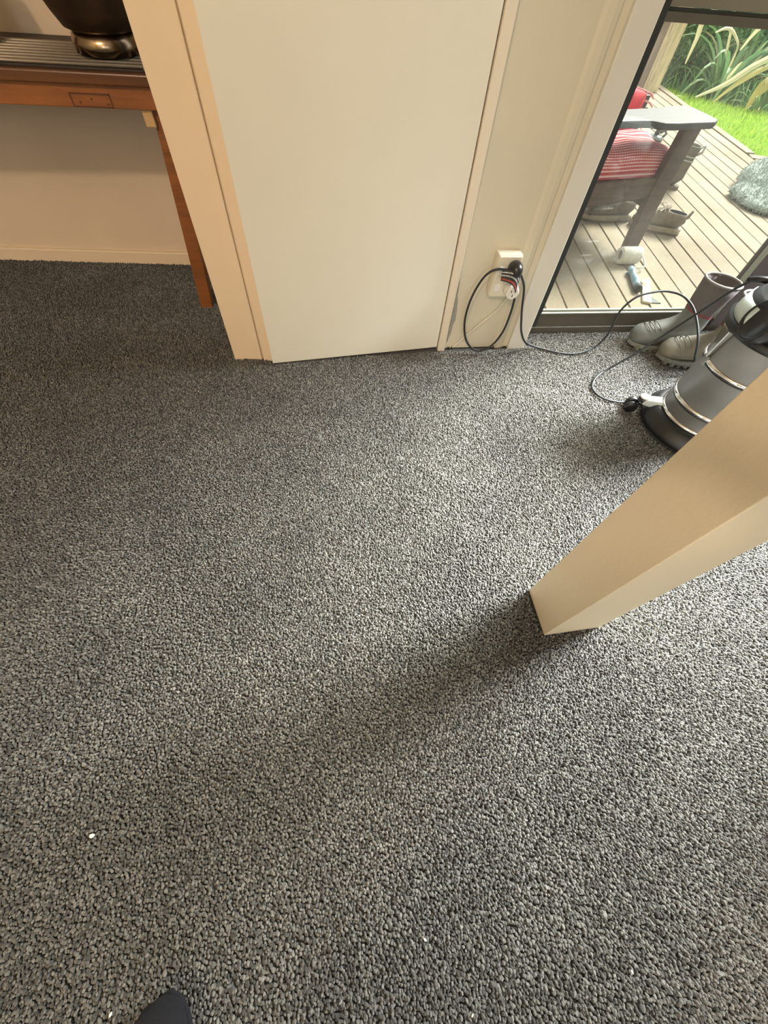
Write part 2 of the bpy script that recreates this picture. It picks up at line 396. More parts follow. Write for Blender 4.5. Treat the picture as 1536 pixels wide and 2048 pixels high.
# ------------------------------------------------------------------ mesh helpers
class MB:
    def __init__(self):
        self.v = []; self.f = []; self.uv = None
    def add(self, vs, fs):
        o = len(self.v)
        self.v += [tuple(p) for p in vs]
        self.f += [tuple(i + o for i in f) for f in fs]
        return self
    def box(self, c, s, rot=None):
        h = [x / 2 for x in s]
        vs = [Vector((sx * h[0], sy * h[1], sz * h[2])) for sx in (-1, 1) for sy in (-1, 1) for sz in (-1, 1)]
        if rot is not None:
            mr = Euler(rot).to_matrix()
            vs = [mr @ p for p in vs]
        c = Vector(c)
        self.add([p + c for p in vs], [(0, 1, 3, 2), (4, 6, 7, 5), (0, 4, 5, 1), (2, 3, 7, 6), (0, 2, 6, 4), (1, 5, 7, 3)])
        return self
    def mm(self, a, b):
        return self.box([(p + q) / 2 for p, q in zip(a, b)], [abs(q - p) for p, q in zip(a, b)])
    def prism(self, pts, z0, z1):
        n = len(pts)
        vs = [(x, y, z0) for x, y in pts] + [(x, y, z1) for x, y in pts]
        fs = [tuple(range(n - 1, -1, -1)), tuple(range(n, 2 * n))]
        fs += [(i, (i + 1) % n, n + (i + 1) % n, n + i) for i in range(n)]
        return self.add(vs, fs)
    def hull8(self, a, b):
        # a, b: two quads (4 points each) joined into a solid
        return self.add(list(a) + list(b), [(3, 2, 1, 0), (4, 5, 6, 7)] + [(i, (i + 1) % 4, 4 + (i + 1) % 4, 4 + i) for i in range(4)])
    def loft(self, rings, cap0=True, cap1=True, closed=True):
        n = len(rings[0])
        vs = [p for r in rings for p in r]
        fs = []
        for k in range(len(rings) - 1):
            for i in range(n if closed else n - 1):
                j = (i + 1) % n
                fs.append((k * n + i, k * n + j, (k + 1) * n + j, (k + 1) * n + i))
        if cap0: fs.append(tuple(range(n - 1, -1, -1)))
        if cap1: fs.append(tuple((len(rings) - 1) * n + i for i in range(n)))
        return self.add(vs, fs)
    def lathe(self, prof, n=32, c=(0, 0, 0), cap0=True, cap1=True, rot=None):
        mr = Euler(rot).to_matrix() if rot is not None else Matrix.Identity(3)
        c = Vector(c)
        rings = [[c + mr @ Vector((r * math.cos(2 * math.pi * i / n), r * math.sin(2 * math.pi * i / n), z)) for i in range(n)] for r, z in prof]
        return self.loft(rings, cap0, cap1)
    def tube(self, pts, r, n=8, caps=True):
        pts = [Vector(p) for p in pts]
        rr = r if isinstance(r, (list, tuple)) else [r] * len(pts)
        rings = []
        up = Vector((0, 0, 1))
        prev = None
        for i, p in enumerate(pts):
            t = (pts[min(i + 1, len(pts) - 1)] - pts[max(i - 1, 0)]).normalized()
            if prev is None:
                a = t.cross(up)
                if a.length < 1e-3: a = t.cross(Vector((1, 0, 0)))
            else:
                a = prev - t * prev.dot(t)
            a.normalize(); prev = a
            b = t.cross(a)
            rings.append([p + (a * math.cos(2 * math.pi * k / n) + b * math.sin(2 * math.pi * k / n)) * rr[i] for k in range(n)])
        return self.loft(rings, caps, caps)
    def build(self, name, mt, parent=None, smooth=False, bevel=0.0, segs=2, origin=None, sub=0, kind=None, solid=0.0):
        me = bpy.data.meshes.new(name)
        o0 = Vector(origin) if origin is not None else Vector((0, 0, 0))
        me.from_pydata([tuple(Vector(p) - o0) for p in self.v], [], self.f)
        if self.uv is not None:
            l = me.uv_layers.new(name='UVMap')
            for i, lp in enumerate(me.loops):
                l.data[i].uv = self.uv[lp.vertex_index]
        me.materials.append(mt)
        bm = bmesh.new(); bm.from_mesh(me)
        bmesh.ops.recalc_face_normals(bm, faces=bm.faces)
        bm.to_mesh(me); bm.free()
        if smooth:
            me.polygons.foreach_set('use_smooth', [True] * len(me.polygons))
        ob = bpy.data.objects.new(name, me)
        COL.objects.link(ob)
        if parent is not None: ob.parent = parent
        if solid:
            md = ob.modifiers.new('s', 'SOLIDIFY'); md.thickness = solid; md.offset = 0
        if bevel:
            md = ob.modifiers.new('b', 'BEVEL'); md.width = bevel; md.segments = segs; md.limit_method = 'ANGLE'; md.angle_limit = R(35)
        if sub:
            md = ob.modifiers.new('d', 'SUBSURF'); md.levels = sub; md.render_levels = sub
        if kind: ob['kind'] = kind
        return ob

def thing(name, label, cat, loc=(0, 0, 0), rotz=0.0, group=None, rot=None):
    o = bpy.data.objects.new(name, None)
    o.empty_display_size = 0.05
    COL.objects.link(o)
    o.location = loc
    o.rotation_euler = rot if rot else (0, 0, rotz)
    o['label'] = label; o['category'] = cat
    if group: o['group'] = group
    return o

def tag(o, label, cat, group=None, kind=None):
    o['label'] = label; o['category'] = cat
    if group: o['group'] = group
    if kind: o['kind'] = kind
    return o

def struct(o, label=None, cat=None):
    o['kind'] = 'structure'
    if label: o['label'] = label
    if cat: o['category'] = cat
    return o

def smooth_path(pts, per=8):
    P = [Vector(p) for p in pts]
    out = []
    for i in range(len(P) - 1):
        p0 = P[max(i - 1, 0)]; p1 = P[i]; p2 = P[i + 1]; p3 = P[min(i + 2, len(P) - 1)]
        for k in range(per):
            t = k / per
            out.append(0.5 * ((2 * p1) + (p2 - p0) * t + (2 * p0 - 5 * p1 + 4 * p2 - p3) * t * t + (3 * p1 - p0 - 3 * p2 + p3) * t ** 3))
    out.append(P[-1])
    return out

# ================================================================== LARGE STRUCTURE
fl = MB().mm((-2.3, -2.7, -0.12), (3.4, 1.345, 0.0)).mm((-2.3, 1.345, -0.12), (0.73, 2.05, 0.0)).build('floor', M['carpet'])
struct(fl, 'grey carpeted floor', 'floor')

# carpet pile: twisted tufts standing on the floor, instanced (too many to count)
def carpet_pile():
    rng = np.random.default_rng(3)
    pitch = 0.0039
    xs = np.arange(-2.0, 2.5, pitch); ys = np.arange(-0.95, 1.92, pitch)
    X, Y = np.meshgrid(xs, ys)
    X = X.ravel() + rng.uniform(-.45, .45, X.size) * pitch
    Y = Y.ravel() + rng.uniform(-.45, .45, Y.size) * pitch
    poly = [(-2.0, 1.915), (-1.3, -0.9), (1.3, -0.95), (2.5, 0.1), (2.5, 1.332), (0.737, 1.332), (0.735, 1.242), (-0.21, 1.20), (-0.30, 1.245), (-0.32, 1.89)]
    px = np.array([p[0] for p in poly]); py = np.array([p[1] for p in poly])
    inside = np.zeros(X.size, bool)
    j = len(poly) - 1
    for i in range(len(poly)):
        c = ((py[i] > Y) != (py[j] > Y)) & (X < (px[j] - px[i]) * (Y - py[i]) / (py[j] - py[i] + 1e-12) + px[i])
        inside ^= c
        j = i
    # keep out of the post and the vacuum base
    inside &= ~((X > 0.452) & (X < 0.585) & (Y > 0.183) & (Y < 0.288))
    inside &= ~(np.hypot(X - 1.166, Y - 0.80) < 0.145)
    X = X[inside]; Y = Y[inside]
    n = X.size
    # the pile leans in lazy swirls, as brushed by feet and the vacuum
    sw = 1.4 * np.sin(2.1 * X + 1.3 * Y) + 1.2 * np.sin(3.7 * Y - 2.9 * X + 1.0) + rng.normal(0, 1.0, n)
    lean = np.clip(rng.normal(0.7, 0.35, n), 0, 1.4)
    rot = np.stack([np.zeros(n), lean, sw], 1)
    s = rng.uniform(0.75, 1.25, n)
    scl = np.stack([s, s, s * rng.uniform(0.8, 1.35, n)], 1)
    Z = rng.uniform(0.0, 0.0032, n)
    me = bpy.data.meshes.new('carpet_pile')
    me.vertices.add(n)
    me.vertices.foreach_set('co', np.stack([X, Y, Z], 1).astype(np.float32).ravel())
    for nm, arr in (('rot', rot), ('scl', scl)):
        a = me.attributes.new(nm, 'FLOAT_VECTOR', 'POINT')
        a.data.foreach_set('vector', arr.astype(np.float32).ravel())
    me.update()
    ob = bpy.data.objects.new('carpet_pile', me)
    COL.objects.link(ob)
    ng = bpy.data.node_groups.new('pile', 'GeometryNodeTree')
    ng.interface.new_socket('Geometry', in_out='INPUT', socket_type='NodeSocketGeometry')
    ng.interface.new_socket('Geometry', in_out='OUTPUT', socket_type='NodeSocketGeometry')
    N, L = ng.nodes, ng.links
    gi = N.new('NodeGroupInput'); go = N.new('NodeGroupOutput')
    ico = N.new('GeometryNodeMeshIcoSphere'); ico.inputs['Radius'].default_value = 1.0; ico.inputs['Subdivisions'].default_value = 2
    tf = N.new('GeometryNodeTransform'); tf.inputs['Scale'].default_value = (0.0018, 0.0023, 0.0029)
    tf.inputs['Translation'].default_value = (0, 0, 0.002)
    ss = N.new('GeometryNodeSetShadeSmooth')
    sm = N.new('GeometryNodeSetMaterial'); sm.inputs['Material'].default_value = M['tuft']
    ip = N.new('GeometryNodeInstanceOnPoints')
    mp = N.new('GeometryNodeMeshToPoints')
    ra = N.new('GeometryNodeInputNamedAttribute'); ra.data_type = 'FLOAT_VECTOR'; ra.inputs['Name'].default_value = 'rot'
    sa = N.new('GeometryNodeInputNamedAttribute'); sa.data_type = 'FLOAT_VECTOR'; sa.inputs['Name'].default_value = 'scl'
    L.new(gi.outputs[0], mp.inputs['Mesh'])
    L.new(mp.outputs[0], ip.inputs['Points'])
    L.new(ico.outputs['Mesh'], tf.inputs['Geometry']); L.new(tf.outputs[0], ss.inputs['Geometry'])
    L.new(ss.outputs[0], sm.inputs['Geometry']); L.new(sm.outputs[0], ip.inputs['Instance'])
    e2r = N.new('FunctionNodeEulerToRotation')
    L.new(ra.outputs[0], e2r.inputs[0]); L.new(e2r.outputs[0], ip.inputs['Rotation'])
    L.new(sa.outputs[0], ip.inputs['Scale'])
    L.new(ip.outputs[0], go.inputs[0])
    md = ob.modifiers.new('pile', 'NODES'); md.node_group = ng
    me.materials.append(M['tuft'])
    tag(ob, 'grey brown cut pile carpet with worn patches across the floor', 'carpet', kind='stuff')
carpet_pile()

# rear, side walls and ceiling (outside the frame, they close the room)
struct(MB().mm((-2.3, -2.7, 0), (-0.7, -2.6, 2.75)).mm((0.6, -2.7, 0), (3.4, -2.6, 2.75)).mm((-0.7, -2.7, 0), (0.6, -2.6, 0.95)).mm((-0.7, -2.7, 2.05), (0.6, -2.6, 2.75)).build('wall_rear', M['wall']))
struct(MB().mm((-0.7, -2.68, 0.95), (-0.65, -2.6, 2.05)).mm((0.55, -2.68, 0.95), (0.6, -2.6, 2.05)).mm((-0.65, -2.68, 0.95), (0.55, -2.6, 1.0)).mm((-0.65, -2.68, 2.0), (0.55, -2.6, 2.05)).build('window_2', M['white']))
struct(MB().mm((-2.4, -2.7, 0), (-2.3, 2.05, 2.75)).build('wall_left', M['wall']))
struct(MB().mm((3.4, -2.7, 0), (3.5, 1.33, 2.75)).build('wall_right', M['wall']))
struct(MB().mm((-2.4, -2.7, 2.75), (3.5, 1.38, 2.85)).mm((-2.4, 1.38, 2.75), (0.73, 2.05, 2.85)).build('ceiling', M['ceil']))

# far wall of the left room, slightly out of square, with its low skirting
a = Vector((-2.3, 1.953, 0)); b = Vector((0.73, 1.80, 0))
dr = (b - a).normalized(); nr = Vector((-dr.y, dr.x, 0))
def slab(p0, p1, t, z0, z1):
    n = Vector((-(p1 - p0).y, (p1 - p0).x, 0)).normalized() * t
    return [(p.x, p.y) for p in (p0, p1, p1 + n, p0 + n)], z0, z1
wb = MB().prism(*slab(a, b, 0.1, 0, 2.75)).build('wall_back', M['wall_dim'])
struct(wb, 'cream wall of the dim room on the left', 'wall')
bb = MB().prism(*slab(a - nr * 0.014, b - nr * 0.014, 0.014, 0, 0.05)).build('baseboard_back', M['trim'], bevel=0.004)
struct(bb, 'low cream skirting board along the dim left room wall', 'skirting')

# wall end (partition) left of the door, its groove and the door stop
ws = MB().prism([(-0.339, 1.217), (-0.243, 1.206), (-0.243, 1.31), (-0.339, 1.31)], 0.004, 2.75).build('wall_partition', M['trim'], bevel=0.003)
struct(ws, 'peach lit wall end beside the white door', 'wall')
t1 = MB().prism([(-0.239, 1.2035), (-0.196, 1.200), (-0.196, 1.28), (-0.239, 1.28)], 0.0, 2.05).build('trim_1', M['trim'], bevel=0.004)
struct(t1, 'narrow cream door jamb left of the white door', 'door jamb')
MB().prism([(-0.25, 1.215), (-0.23, 1.213), (-0.23, 1.28), (-0.25, 1.28)], 0.0, 2.05).build('groove_back', M['trim'], t1)
MB().mm((-0.337, 1.2125, 0.0), (-0.245, 1.2145, 0.013)).build('paint_edge', M['trim'], ws)

# cupboard behind the door, its darkness painted on a near-black back panel
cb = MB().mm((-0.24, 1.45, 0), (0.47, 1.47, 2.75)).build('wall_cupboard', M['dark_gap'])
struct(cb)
lin = MB().mm((-0.34, 1.215, 2.06), (0.47, 1.31, 2.75)).build('wall_lintel', M['wall'])
struct(lin)

# flat white door, standing slightly open on its right-hand hinges
dv = Vector((0.392 + 0.205, 1.247 - 1.175, 0))
ang = math.atan2(dv.y, dv.x)
dl = dv.length
dr_o = thing('door_1', 'plain flat white door standing slightly ajar', 'door', (-0.205, 1.175, 0), ang)
dr_o['kind'] = 'structure'
MB().mm((0, 0, 0.012), (dl, 0.034, 2.03)).build('door_leaf', M['door'], dr_o, bevel=0.0018)
for z in (0.22, 1.0, 1.8):
    MB().lathe([(0.006, -0.04), (0.006, 0.04)], 10, c=(dl + 0.004, 0.037, z)).build('hinge', M['chrome'], dr_o, smooth=True)

# right-hand jamb, wall piece with the outlet, plaster build-up
t2 = MB().prism([(0.3945, 1.2385), (0.421, 1.2375), (0.421, 1.31), (0.3945, 1.31)], 0.0, 2.06).build('trim_2', M['jamb'], bevel=0.003)
struct(t2, 'narrow cream jamb between white door and socket wall', 'door jamb')
wf = MB().prism([(0.421, 1.250), (0.690, 1.254), (0.690, 1.35), (0.421, 1.35)], 0.006, 2.75).build('wall_front', M['wall'])
struct(wf, 'narrow cream wall with the power socket between door and window', 'wall')
MB().mm((0.421, 1.256, 0.0), (0.69, 1.262, 0.02)).build('gap', M['dark_gap'], wf)  # near-black strip painting the shade under the raised wall foot
# soft plaster ridge running up the wall beside the window board
pr = MB()
rings = []
for z, s in ((0.002, 0), (2.3, 0)):
    rings.append([(0.607, 1.2532, z), (0.618, 1.2495, z), (0.634, 1.2480, z), (0.646, 1.2500, z), (0.656, 1.2560, z), (0.656, 1.262, z), (0.607, 1.262, z)])
pr.loft(rings).build('plaster_ridge', M['wall'], wf, smooth=False, bevel=0.001)
# bare patch where the paint has come away beside the jamb
pts = [(0.4232, 0.262), (0.4262, 0.240), (0.4275, 0.205), (0.4305, 0.186), (0.4340, 0.150), (0.4352, 0.118), (0.4322, 0.100), (0.4312, 0.070), (0.4290, 0.046), (0.4262, 0.030), (0.4245, 0.034), (0.4236, 0.10), (0.4226, 0.17)]
pts = [(0.4226 + (x - 0.4226) * 1.45, z) for x, z in pts]
ch = MB(); ch.add([(x, 1.2491 - 0.0009 * (i % 2), z) for i, (x, z) in enumerate(pts)] + [(x, 1.2515, z) for x, z in pts],
    [tuple(range(len(pts)))] + [(i, (i + 1) % len(pts), len(pts) + (i + 1) % len(pts), len(pts) + i) for i in range(len(pts))])
ch.build('chipped_plaster', M['chip'], wf)['label'] = 'grey bare patch of chipped plaster'
# ragged paint crumbs along the foot of the wall
for x, w in ((0.433, 0.008), (0.448, 0.010), (0.60, 0.006), (0.612, 0.004)):
    MB().mm((x, 1.2485, 0.002), (x + w, 1.2525, 0.010)).build('dark_chip', M['dark_gap'], wf)

# window board (architrave) standing proud of the wall
t3 = MB().prism([(0.668, 1.240), (0.733, 1.241), (0.733, 1.36), (0.668, 1.36)], 0.002, 2.2).build('trim_3', M['white'], bevel=0.0025)
struct(t3, 'white board framing the left side of the glazed door', 'window trim')

# ------------------------------------------------------------------ glazed sliding door: window_1
wn = thing('window_1', 'bronze aluminium glazed sliding door onto the deck', 'window', (0.733, 1.335, 0))
wn['kind'] = 'structure'
O = (0.733, 1.335, 0)
MB().mm((0.733, 1.335, -0.02), (3.40, 1.40, 0.028)).mm((0.733, 1.385, -0.02), (3.40, 1.44, 0.02)).build('sill_track', M['alu'], wn, origin=O, bevel=0.002)
MB().mm((0.787, 1.342, 0.028), (1.60, 1.372, 0.078)).build('bottom_rail', M['alu'], wn, origin=O, bevel=0.002)
MB().mm((0.787, 1.340, 0.0795), (1.60, 1.348, 0.083)).build('glazing_bead', M['bead'], wn, origin=O)
MB().mm((0.787, 1.352, 0.080), (1.60, 1.360, 0.089)).build('glazing_bead', M['bead'], wn, origin=O)
MB().mm((0.733, 1.338, 0.028), (0.806, 1.40, 2.05)).build('frame_jamb', M['alu_dark'], wn, origin=O, bevel=0.002)
MB().mm((0.806, 1.342, 0.080), (0.809, 1.372, 0.79)).build('gasket', M['alu_dark'], wn, origin=O)
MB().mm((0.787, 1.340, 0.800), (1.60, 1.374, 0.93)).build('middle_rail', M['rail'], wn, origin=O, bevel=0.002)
MB().mm((0.787, 1.343, 0.793), (1.60, 1.350, 0.799)).build('rail_gasket', M['alu_dark'], wn, origin=O)
MB().mm((0.787, 1.340, 0.778), (1.60, 1.372, 0.793)).build('glazing_bead', M['alu'], wn, origin=O)
MB().mm((1.556, 1.325, 0.028), (1.66, 1.375, 2.05)).build('meeting_stile', M['alu_purple'], wn, origin=O, bevel=0.003)
MB().mm((1.552, 1.328, 0.06), (1.556, 1.350, 2.0)).build('stile_seal', M['bead'], wn, origin=O)
MB().mm((0.733, 1.338, 2.05), (3.40, 1.40, 2.12)).build('head_frame', M['alu'], wn, origin=O)
MB().mm((1.66, 1.345, 0.028), (3.32, 1.38, 0.10)).build('bottom_rail', M['alu'], wn, origin=O, bevel=0.002)
MB().mm((3.30, 1.338, 0.028), (3.4, 1.40, 2.05)).build('frame_jamb', M['alu'], wn, origin=O)
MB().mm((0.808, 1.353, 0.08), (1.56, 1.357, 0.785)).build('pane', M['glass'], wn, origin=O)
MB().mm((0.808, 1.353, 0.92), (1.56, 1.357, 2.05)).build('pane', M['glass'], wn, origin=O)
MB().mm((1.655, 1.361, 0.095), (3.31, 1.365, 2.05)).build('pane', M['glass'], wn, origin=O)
MB().mm((1.655, 1.345, 0.85), (3.31, 1.38, 0.93)).build('middle_rail', M['alu'], wn, origin=O)
wl = MB().mm((0.69, 1.27, 2.12), (3.5, 1.37, 2.75)).build('wall_over_window', M['wall'])
struct(wl)

# ------------------------------------------------------------------ painted post in the room
po = MB().prism([(0.448, 0.290), (0.4495, 0.179), (0.589, 0.184), (0.588, 0.294)], 0.004, 2.75).build('trim_4', M['post'], bevel=0.0018)
struct(po, 'square cream painted post standing in the carpet', 'post')
MB().prism([(0.442, 0.293), (0.4445, 0.19), (0.452, 0.183), (0.583, 0.19), (0.583, 0.29)], 0.0, 0.006).build('dark_foot', M['dark_gap'], po)  # black plate painting the contact shadow left of the post foot

# ================================================================== OUTSIDE: deck
DZ = -0.10
dk = thing('deck', 'weathered reeded timber deck outside the glazed door', 'deck', (0, 0, 0))
dk['kind'] = 'structure'
yaw = R(-7.2)   # boards run away from the house, turned a little to the right
ud = Vector((math.sin(-yaw), math.cos(-yaw), 0)); vd = Vector((math.cos(-yaw), -math.sin(-yaw), 0))
PITCH = 0.1085
base_pt = Vector((1.262, 1.85, 0))   # a joint between two boards
def board_mesh(w, l, t=0.032):
    bm = MB().mm((-w / 2, 0, -t), (w / 2, l, 0))
    return bm
boards = {}
k0 = -9
for k in range(k0, 19):
    cpt = base_pt + vd * (PITCH * (k + 0.5))
    t0 = (1.40 - cpt.y) / ud.y
    p0 = cpt + ud * t0
    L_ = (6.15 - 1.40) / ud.y
    key = 'long'
    if key not in boards:
        o = board_mesh(PITCH - 0.0075, L_).build('deck_board', M['deck'], dk, bevel=0.004, segs=2)
        boards[key] = o
    else:
        o = boards[key].copy(); COL.objects.link(o); o.parent = dk
    o.location = (p0.x, p0.y, DZ + random.uniform(-0.0012, 0.0012))
    o.rotation_euler = (0, 0, yaw)
edge_c = base_pt + vd * (PITCH * 19)
# edge board beyond a wide dark joint
cpt = edge_c + vd * (0.012 + 0.045); t0 = (3.95 - cpt.y) / ud.y; p0 = cpt + ud * t0
o = board_mesh(0.08, 2.2, 0.14).build('edge_board', M['deck'], dk, bevel=0.004); o.location = (p0.x, p0.y, DZ + 0.002); o.rotation_euler = (0, 0, yaw)
# landing boards to the right, laid the other way
for k in range(9):
    o = board_mesh(0.10, 1.6).build('landing_board', M['deck'], dk, bevel=0.004) if k == 0 else o.copy()
    if k: COL.objects.link(o); o.parent = dk
    c = edge_c + vd * 0.012 + ud * ((3.93 - edge_c.y) / ud.y - 0.055 - k * PITCH)
    o.location = (c.x, c.y, DZ + (0.002 if k == 0 else -0.002)); o.rotation_euler = (0, 0, yaw - R(103) + R(0))
MB().prism([(p.x, p.y) for p in (Vector((0.2, 1.42, 0)), edge_c + ud * (-0.5), edge_c + ud * 4.6, Vector((0.2, 6.3, 0)))], DZ - 0.10, DZ - 0.045).build('joists', M['dark_gap'], dk)  # one black sheet below the boards, painting the shade in their joints

# lawn and soil
gl = MB().mm((-1.0, 1.5, -0.34), (14.0, 16.0, -0.20)).build('ground', M['soil'])
struct(gl, 'garden soil under the shrubs', 'ground')
lawn_poly = [(3.46, 3.80), (5.6, 3.4), (7.5, 4.6), (5.4, 5.15), (4.6, 5.55), (4.15, 6.2), (3.75, 6.2), (3.70, 5.8)]
lw = MB().prism(lawn_poly, -0.21, -0.165).build('lawn', M['lawn'])
struct(lw, 'strip of bright lawn beside the deck', 'lawn')

def in_poly(X, Y, poly):
    ins = np.zeros(X.size, bool); j = len(poly) - 1
    for i in range(len(poly)):
        xi, yi = poly[i]; xj, yj = poly[j]
        ins ^= ((yi > Y) != (yj > Y)) & (X < (xj - xi) * (Y - yi) / (yj - yi + 1e-12) + xi)
        j = i
    return ins

def blades(n, poly, z, hmin, hmax, w, seed):
    rng = np.random.default_rng(seed)
    x0, x1 = min(p[0] for p in poly), max(p[0] for p in poly); y0, y1 = min(p[1] for p in poly), max(p[1] for p in poly)
    X = rng.uniform(x0, x1, n * 3); Y = rng.uniform(y0, y1, n * 3)
    k = in_poly(X, Y, poly); X = X[k][:n]; Y = Y[k][:n]; n = X.size
    a = rng.uniform(0, 6.28, n); h = rng.uniform(hmin, hmax, n); ln = rng.uniform(0.1, 0.9, n) * h
    b = a + rng.uniform(-1, 1, n)
    dx, dy = np.cos(a) * w / 2, np.sin(a) * w / 2
    lx, ly = -np.sin(b) * ln, np.cos(b) * ln
    Zb = np.full(n, z)
    v = np.stack([np.stack([X - dx, Y - dy, Zb], 1), np.stack([X + dx, Y + dy, Zb], 1),
                  np.stack([X + dx * .7 + lx * .4, Y + dy * .7 + ly * .4, Zb + h * .6], 1), np.stack([X - dx * .7 + lx * .4, Y - dy * .7 + ly * .4, Zb + h * .6], 1),
                  np.stack([X + lx, Y + ly, Zb + h], 1)], 1).reshape(-1, 3)
    mb = MB(); mb.v = v.tolist()
    mb.f = [f for i in range(n) for f in ((5 * i, 5 * i + 1, 5 * i + 2, 5 * i + 3), (5 * i + 3, 5 * i + 2, 5 * i + 4))]
    return mb
def raw_build(mb, name, mt, parent=None):
    me = bpy.data.meshes.new(name); me.from_pydata(mb.v, [], mb.f); me.materials.append(mt)
    o = bpy.data.objects.new(name, me); COL.objects.link(o)
    if parent: o.parent = parent
    return o
g = raw_build(blades(26000, lawn_poly, -0.168, 0.025, 0.065, 0.009, 1), 'lawn_grass', M['grass'])
tag(g, 'bright yellow green lawn grass growing beside the deck edge', 'grass', kind='stuff')

# ------------------------------------------------------------------ shrubs and flax
def leaf_cloud(n, c, rad, size, seed, flat=0.6):
    rng = np.random.default_rng(seed)
    d = rng.normal(size=(n, 3)); d /= np.linalg.norm(d, axis=1)[:, None]
    r = rng.uniform(0.55, 1.0, n) ** 0.5
    bump = 1 + 0.18 * np.sin(5 * d[:, 0] + seed) * np.sin(4 * d[:, 1] + 2 * d[:, 2])
    P = np.array(c) + d * np.array(rad) * (r * bump)[:, None]
    P[:, 2] = np.maximum(P[:, 2], 0.0)
    nrm = d + rng.normal(0, flat, (n, 3)); nrm /= np.linalg.norm(nrm, axis=1)[:, None]
    t = np.cross(nrm, rng.normal(size=(n, 3))); t /= np.linalg.norm(t, axis=1)[:, None]
    b = np.cross(nrm, t)
    s = size * rng.uniform(0.6, 1.4, n)[:, None]
    v = np.stack([P - t * s, P - b * s * .38 + nrm * s * .12, P + t * s, P + b * s * .38 + nrm * s * .12], 1).reshape(-1, 3)
    mb = MB(); mb.v = v.tolist()
    mb.f = [f for i in range(n) for f in ((4 * i, 4 * i + 1, 4 * i + 2), (4 * i, 4 * i + 2, 4 * i + 3))]
    return mb
shr = [((4.05, 7.0), (0.62, 0.55, 0.75), 0.035, 'shrub_leaf', 'small leaved green shrub right behind the pale timber post', 4200),
       ((4.75, 6.9), (0.60, 0.50, 0.62), 0.035, 'shrub_leaf', 'second small leaved green shrub along the lawn from the pale post', 4200),
       ((5.7, 7.6), (0.95, 0.8, 0.85), 0.05, 'shrub_dark', 'dark shrub behind the flax clump at the picture corner', 4200),
       ((4.6, 8.3), (1.0, 0.8, 0.95), 0.05, 'shrub_dark', 'dark shrub in the second row behind the pale post', 4200),
       ((6.3, 9.3), (1.2, 0.9, 1.0), 0.06, 'shrub_dark', 'dark shrub far back between the other dark shrubs', 4200),
       ((7.6, 9.0), (1.2, 1.0, 1.1), 0.06, 'shrub_dark', 'dark shrub far back at the right picture edge', 4200),
       ((7.2, 7.4), (1.0, 0.9, 0.8), 0.05, 'shrub_dark', 'dark shrub in the middle row at the right edge', 4200),
       ((5.0, 10.2), (1.3, 0.9, 1.1), 0.06, 'shrub_dark', 'farthest dark shrub showing just under the window rail', 3600)]
for i, (xy, rad, size, mk, lab, n) in enumerate(shr):
    t = thing('shrub', lab, 'shrub', (xy[0], xy[1], -0.20), group='shrubs at the back of the garden')
    o = raw_build(leaf_cloud(n, (0, 0, rad[2] * 0.8), rad, size, 11 + i), 'foliage', M[mk], t); o['kind'] = 'stuff'
    MB().tube([(0, 0, -0.02), (0.03, 0.02, rad[2] * .6), (0.1, 0.0, rad[2] * 1.2)], [0.03, 0.022, 0.01], 7).build('stem', M['stem'], t)

def flax_leaf(L_, w, droop, seed, twist=0.0):
    rng = random.Random(seed)
    n = 9
    mb = MB(); rows = []
    x = z = 0.0; a = R(78)
    for i in range(n + 1):
        t = i / n
        ww = w * (0.55 + 1.6 * t * (1 - t)) * (1 - t ** 4) + 0.0015
        nx, nz = -math.sin(a), math.cos(a)
        rows.append([(x + nx * ww * .25, -ww / 2, z + nz * ww * .25), (x, 0, z), (x + nx * ww * .25, ww / 2, z + nz * ww * .25)])
        a -= R(droop) / n * (0.4 + 1.4 * t)
        x += math.cos(a) * L_ / n; z += math.sin(a) * L_ / n
    vs = [p for r in rows for p in r]
    fs = []
    for i in range(n):
        for j in (0, 1):
            fs.append((3 * i + j, 3 * i + j + 1, 3 * i + j + 4, 3 * i + j + 3))
    mb.add(vs, fs)
    return mb
leaf_me = {}
for nm, mk in (('green', 'flax_green'), ('pale', 'flax_pale'), ('yellow', 'flax_yellow'), ('low', 'lowgreen')):
    for i, (L_, w, dp) in enumerate(((0.75, 0.045, 70), (0.9, 0.055, 95), (0.6, 0.04, 50), (0.85, 0.05, 130))):
        me = bpy.data.meshes.new('flax_leaf')
        mb = flax_leaf(L_, w, dp, i)
        me.from_pydata(mb.v, [], mb.f); me.materials.append(M[mk])
        leaf_me[(nm, i)] = me
def leaf_obj(parent, me, loc, rz, tilt, sc, roll=0.0):
    o = bpy.data.objects.new('leaf', me); COL.objects.link(o); o.parent = parent
    o.location = loc; o.rotation_euler = (roll, tilt, rz); o.scale = (sc,) * 3
    return o
flx = [((4.75, 6.15), 34, 1.0, 'flax clump growing at the middle of the garden bed', 5),
       ((5.5, 5.75), 36, 1.05, 'flax clump at the right picture edge with dry yellow leaves', 6),
       ((5.35, 6.7), 30, 1.1, 'flax clump in the second row, behind the one with yellow leaves', 7),
       ((6.3, 6.5), 28, 1.1, 'flax clump far right, mostly cut off by the picture edge', 8),
       ((4.85, 5.50), 26, 0.42, 'low flax tuft at the lawn edge below the long dry leaf', 12),
       ((5.25, 5.28), 26, 0.45, 'low flax tuft at the lawn edge, in front of the flax with yellow leaves', 13),
       ((5.75, 5.15), 24, 0.5, 'low flax tuft at the lawn edge farthest to the right', 14),
       ((6.3, 5.5), 26, 0.7, 'flax tuft at the right picture edge behind the lawn corner', 15),
       ((4.3, 6.75), 22, 0.7, 'small flax clump nearest the pale timber post', 9)]
